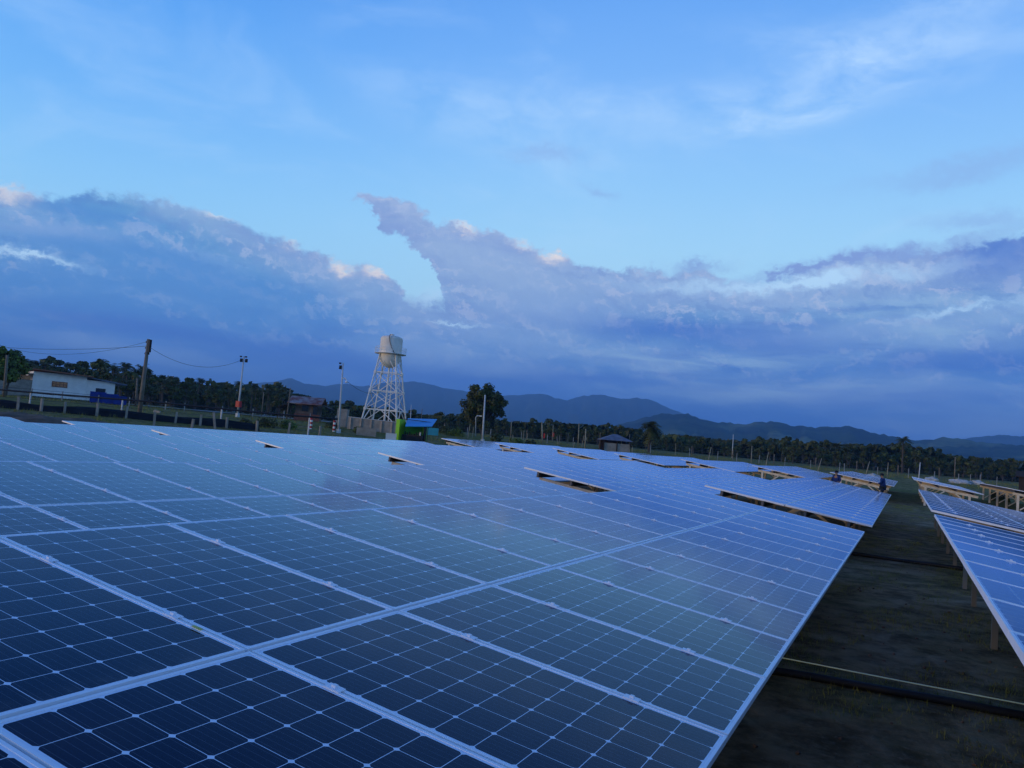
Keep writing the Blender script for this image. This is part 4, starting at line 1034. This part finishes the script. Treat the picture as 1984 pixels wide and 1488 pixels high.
# bushes
random.seed(12)
for i, (x, y, D, s, lab) in enumerate([(520,828,74,1.0,'round green bush below the rusty roofed hut'), (560,826,76,.8,'low green bush in front of the hut awning'), (475,824,76,.6,'small bush right of the first floodlight pole foot'), (700,838,82,.7,'weedy bush at the block wall under the tower'), (640,832,84,.7,'low bush left of the second floodlight pole'), (880,846,92,.9,'bush left of the big round tree'), (960,850,90,.9,'bush right of the big round tree foot'), (1000,852,88,.7,'second bush right of the big round tree'), (1024,855,88,.6,'low bush left of the bamboo stakes'), (770,822,110,1.3,'dark bush between the tower legs and the kiosk'), (860,842,96,.9,'bush right of the turquoise screen'), (1640,925,78,.6,'weed clump right of the left worker'), (1935,962,60,.6,'weed clump near the right edge')]):
    bm = bmesh.new(); lob = [(Vector((random.uniform(-.8,.8)*s, random.uniform(-.5,.5)*s, random.uniform(.2,.6)*s)), (random.uniform(.4,.7)*s,)*3) for _ in range(6)]
    leaf_cloud(bm, lob, 700, .10, rng=random); me = bpy.data.meshes.new('bush'); bm.to_mesh(me); bm.free(); me.materials.append(M['bright' if i % 2 else 'leaf'])
    tag(link('bush', me, None, gp(x,y,D)), lab, 'bush', 'bushes along the bank')

# ------------------------------------------------------------------ aisle: twine and cable
pts = [Vector((-.5,5.05,-.57)), Vector((.0,5.10,-.585)), Vector((.7,5.14,-.6)), Vector((1.5,5.18,-.61)), Vector((2.4,5.2,-.6))]
tag(MB().tube(pts, .0055, 6).build('twine', M['rope'], None), 'thin pale green twine stretched across the dirt aisle', 'twine')
pts = []
for i in range(24):
    tt = i/23; x = -1.2+tt*4.4; y = 4.95+.45*math.sin(tt*2.6)+.10*math.sin(tt*9); pts.append(Vector((x, y, ground(x,y)+.035)))
tag(MB().tube(pts, .035, 8).build('cable', M['dark'], None, True), 'thick black cable lying across the dirt aisle behind the twine', 'cable')
pts = []
for i in range(24):
    tt = i/23; x = -1.4+tt*4.4; y = 16.6+.3*math.sin(tt*3.4+1); pts.append(Vector((x, y, ground(x,y)+.04)))
tag(MB().tube(pts, .04, 8).build('cable', M['dark'], None, True), 'black cable crossing the aisle farther away, between the table ends', 'cable')
# loose stones and clods on the aisle
bm = bmesh.new(); rng = random.Random(15)
for i in range(260):
    x = rng.uniform(-.5,1.9); y = 1.2+44*rng.random()**1.6; s = rng.uniform(.006,.02)
    c = Vector((x,y,ground(x,y)+s*.3)); rr = bmesh.ops.create_icosphere(bm, subdivisions=1, radius=s, matrix=Matrix.Translation(c))
    for v in rr['verts']: v.co += Vector((rng.uniform(-1,1), rng.uniform(-1,1), rng.uniform(-.6,.4)))*s*.35
me = bpy.data.meshes.new('gravel'); bm.to_mesh(me); bm.free(); me.materials.append(M['dirt']); struct(link('gravel', me), 'stuff', 'loose stones and clods scattered on the dirt aisle', 'gravel')

# ------------------------------------------------------------------ people
def body_mesh(name, J, edges, rad, m_, parent, root=0):
    me = bpy.data.meshes.new(name); me.from_pydata([J[k] for k in J], [(list(J).index(a), list(J).index(b)) for a, b in edges], []); me.materials.append(m_)
    o = link(name, me, parent); sk = o.modifiers.new('skin', 'SKIN'); sk.use_smooth_shade = True
    for i, k in enumerate(J):
        v = me.skin_vertices[0].data[i]; r_ = rad[k]; v.radius = r_ if isinstance(r_, tuple) else (r_, r_); v.use_root = (i == root)
    sb = o.modifiers.new('sub', 'SUBSURF'); sb.levels = 2; sb.render_levels = 2
    return o
def person(label, base, rz, pose, cap=True):
    """local frame: +y is the way the person faces, z up, height about 1.63 m"""
    o = thing('person', label, 'person', base, rz)
    B = {'pelvis':(0,0,.90),'belly':(0,.01,1.03),'chest':(0,.03,1.22),'neck':(0,.03,1.38),'head0':(0,.05,1.45),'head1':(0,.06,1.53),
         'shl':(-.17,.02,1.33),'shr':(.17,.02,1.33),'hipl':(-.09,0,.87),'hipr':(.09,0,.87),'kneel':(-.10,.02,.48),'kneer':(.11,.03,.48),'ankl':(-.10,-.02,.08),'ankr':(.12,.0,.08),'toel':(-.11,.13,.04),'toer':(.14,.15,.04)}
    B.update(pose)
    Rr = {'pelvis':(.135,.10),'belly':(.125,.095),'chest':(.15,.11),'neck':.052,'head0':.062,'head1':.082,'shl':.065,'shr':.065,'hipl':.09,'hipr':.09,'kneel':.058,'kneer':.058,'ankl':.040,'ankr':.040,'toel':.035,'toer':.035,
          'ell':.042,'elr':.042,'wrl':.030,'wrr':.030,'pal':.036,'par':.036}
    E_ = [('pelvis','belly'),('belly','chest'),('chest','neck'),('neck','head0'),('head0','head1'),('chest','shl'),('chest','shr'),('shl','ell'),('shr','elr'),('ell','wrl'),('elr','wrr'),('wrl','pal'),('wrr','par'),
          ('pelvis','hipl'),('pelvis','hipr'),('hipl','kneel'),('hipr','kneer'),('kneel','ankl'),('kneer','ankr'),('ankl','toel'),('ankr','toer')]
    body_mesh('body', B, E_, Rr, M['skin'], o)
    V = {k: Vector(v) for k, v in B.items()}
    # fingers and thumb on each hand
    for s_ in ('l','r'):
        d = (V['pa'+s_]-V['wr'+s_]).normalized(); sd = d.cross(Vector((0,0,1))).normalized() if abs(d.z) < .95 else Vector((0,1,0)); dn = sd.cross(d)
        if dn.z > 0: dn = -dn
        b_ = MB()
        for i, L in enumerate((.062,.072,.068,.052)):
            r0 = V['pa'+s_]+sd*(-.027+.018*i)+d*.02
            b_.tube([r0, r0+d*L*.5, r0+d*L*.85+dn*L*.35, r0+d*L+dn*L*.7], .0085, 6, .006)
        r0 = V['pa'+s_]-sd*.03; b_.tube([r0, r0-sd*.025+d*.02, r0-sd*.03+d*.05], .0095, 6, .007)
        b_.build('hand', M['skin'], o, True)
    # shirt and trousers: slightly larger shells of the same pose
    T = {k: B[k] for k in ('pelvis','belly','chest','shl','shr','ell','elr')}
    T['collar'] = (0,.025,1.36); T['hem'] = (0,0,.84)
    for s_ in 'lr': T['cuf'+s_] = tuple(V['el'+s_].lerp(V['wr'+s_], .75))
    body_mesh('shirt', T, [('pelvis','belly'),('belly','chest'),('chest','collar'),('pelvis','hem'),('chest','shl'),('chest','shr'),('shl','ell'),('shr','elr'),('ell','cufl'),('elr','cufr')],
        {'pelvis':(.155,.12),'belly':(.145,.115),'chest':(.172,.13),'collar':.068,'hem':(.16,.125),'shl':.082,'shr':.082,'ell':.056,'elr':.056,'cufl':.046,'cufr':.046}, M['cloth'], o)
    Q = {k: B[k] for k in ('pelvis','hipl','hipr','kneel','kneer')}
    for s_ in 'lr': Q['cuf'+s_] = tuple(V['ank'+s_]+Vector((0,0,.05)))
    body_mesh('trousers', Q, [('pelvis','hipl'),('pelvis','hipr'),('hipl','kneel'),('hipr','kneer'),('kneel','cufl'),('kneer','cufr')],
        {'pelvis':(.145,.11),'hipl':.105,'hipr':.105,'kneel':.072,'kneer':.072,'cufl':.06,'cufr':.06}, M['cloth2'], o)
    h1 = V['head1']; hd = V['head0']
    bm = bmesh.new(); bmesh.ops.create_uvsphere(bm, u_segments=18, v_segments=12, radius=.1, matrix=Matrix.Translation(h1+Vector((0,-.012,.025))))
    for v in list(bm.verts):
        q_ = v.co-h1
        if q_.z < -.015 or (q_.y > .062 and q_.z < .045): bm.verts.remove(v)
    me = bpy.data.meshes.new('hair'); bm.to_mesh(me); bm.free(); me.materials.append(M['hair']); link('hair', me, o)
    fm = MB()
    fm.tube([h1+Vector((0,.085,.0)), h1+Vector((0,.108,-.022)), h1+Vector((0,.086,-.03))], .011, 6); fm.build('nose', M['skin'], o, True)
    for sx in (-.032,.032):
        MB().lathe([(.002,-.008),(.011,-.004),(.011,.004),(.002,.008)], 8, h1+Vector((sx,.082,.008))).build('eye', M['hair'], o)
        MB().lathe([(.004,-.026),(.014,-.01),(.016,.01),(.006,.024)], 8, h1+Vector((sx*2.75,.0,-.005))).build('ear', M['skin'], o, True)
    MB().box(h1+Vector((0,.083,-.048)), (.042,.008,.007)).build('mouth', M['brick'], o)
    if cap:
        MB().lathe([(.108,.045),(.106,.07),(.088,.11),(.05,.128),(.005,.133)], 16, h1+Vector((0,-.01,-.0))).build('cap', M['hair'], o, True)
    return o
# left worker, mostly hidden behind the table: stands upright, turned left
p = P(1619, 965, 42.5); p.z = ground(p.x,p.y); sc = (P(1619, 911, 42.5).z-p.z)/1.67
o = person('person in blue shirt seen from the chest up behind a table, left one', p, bearing(1619)+R(150), {'ell':(-.24,.02,1.10),'elr':(.25,.03,1.10),'wrl':(-.22,.20,1.02),'wrr':(.22,.22,1.02),'pal':(-.20,.27,1.01),'par':(.20,.29,1.01)}); o.scale = (sc,)*3
# right worker: leans slightly, forearms raised in front, facing left
p = P(1709, 972, 41.8); p.z = ground(p.x,p.y); sc = (P(1709, 916, 41.8).z-p.z)/1.67
o = person('person in blue shirt by the aisle, forearms bent in front, right one', p, bearing(1709)+R(72), {'ell':(-.25,.03,1.12),'elr':(.25,.06,1.12),'wrl':(-.12,.24,1.06),'wrr':(.12,.27,1.07),'pal':(-.04,.29,1.07),'par':(.04,.31,1.08),'head0':(0,.06,1.44),'head1':(0,.085,1.52),'kneer':(.11,.12,.48),'ankr':(.12,.18,.08),'toer':(.13,.32,.04)}); o.scale = (sc,)*3

# ------------------------------------------------------------------ air
hz = MB(); hz.box((0, 0, 205), (16000, 16000, 430)); me = hz.mesh('haze', None)
hm = bpy.data.materials.new('haze_air'); hm.use_nodes = True; t = NT(hm.node_tree); t.n.clear()
vo = t.new('ShaderNodeVolumePrincipled'); vo.inputs['Color'].default_value = (.30,.60,1,1); vo.inputs['Density'].default_value = .00021; vo.inputs['Anisotropy'].default_value = .2
oo = t.new('ShaderNodeOutputMaterial'); t.l.new(vo.outputs[0], oo.inputs['Volume']); me.materials.append(hm)
struct(link('haze', me), 'stuff', 'pale blue haze between the plain and the mountains', 'haze')
scn.cycles.volume_bounces = 1
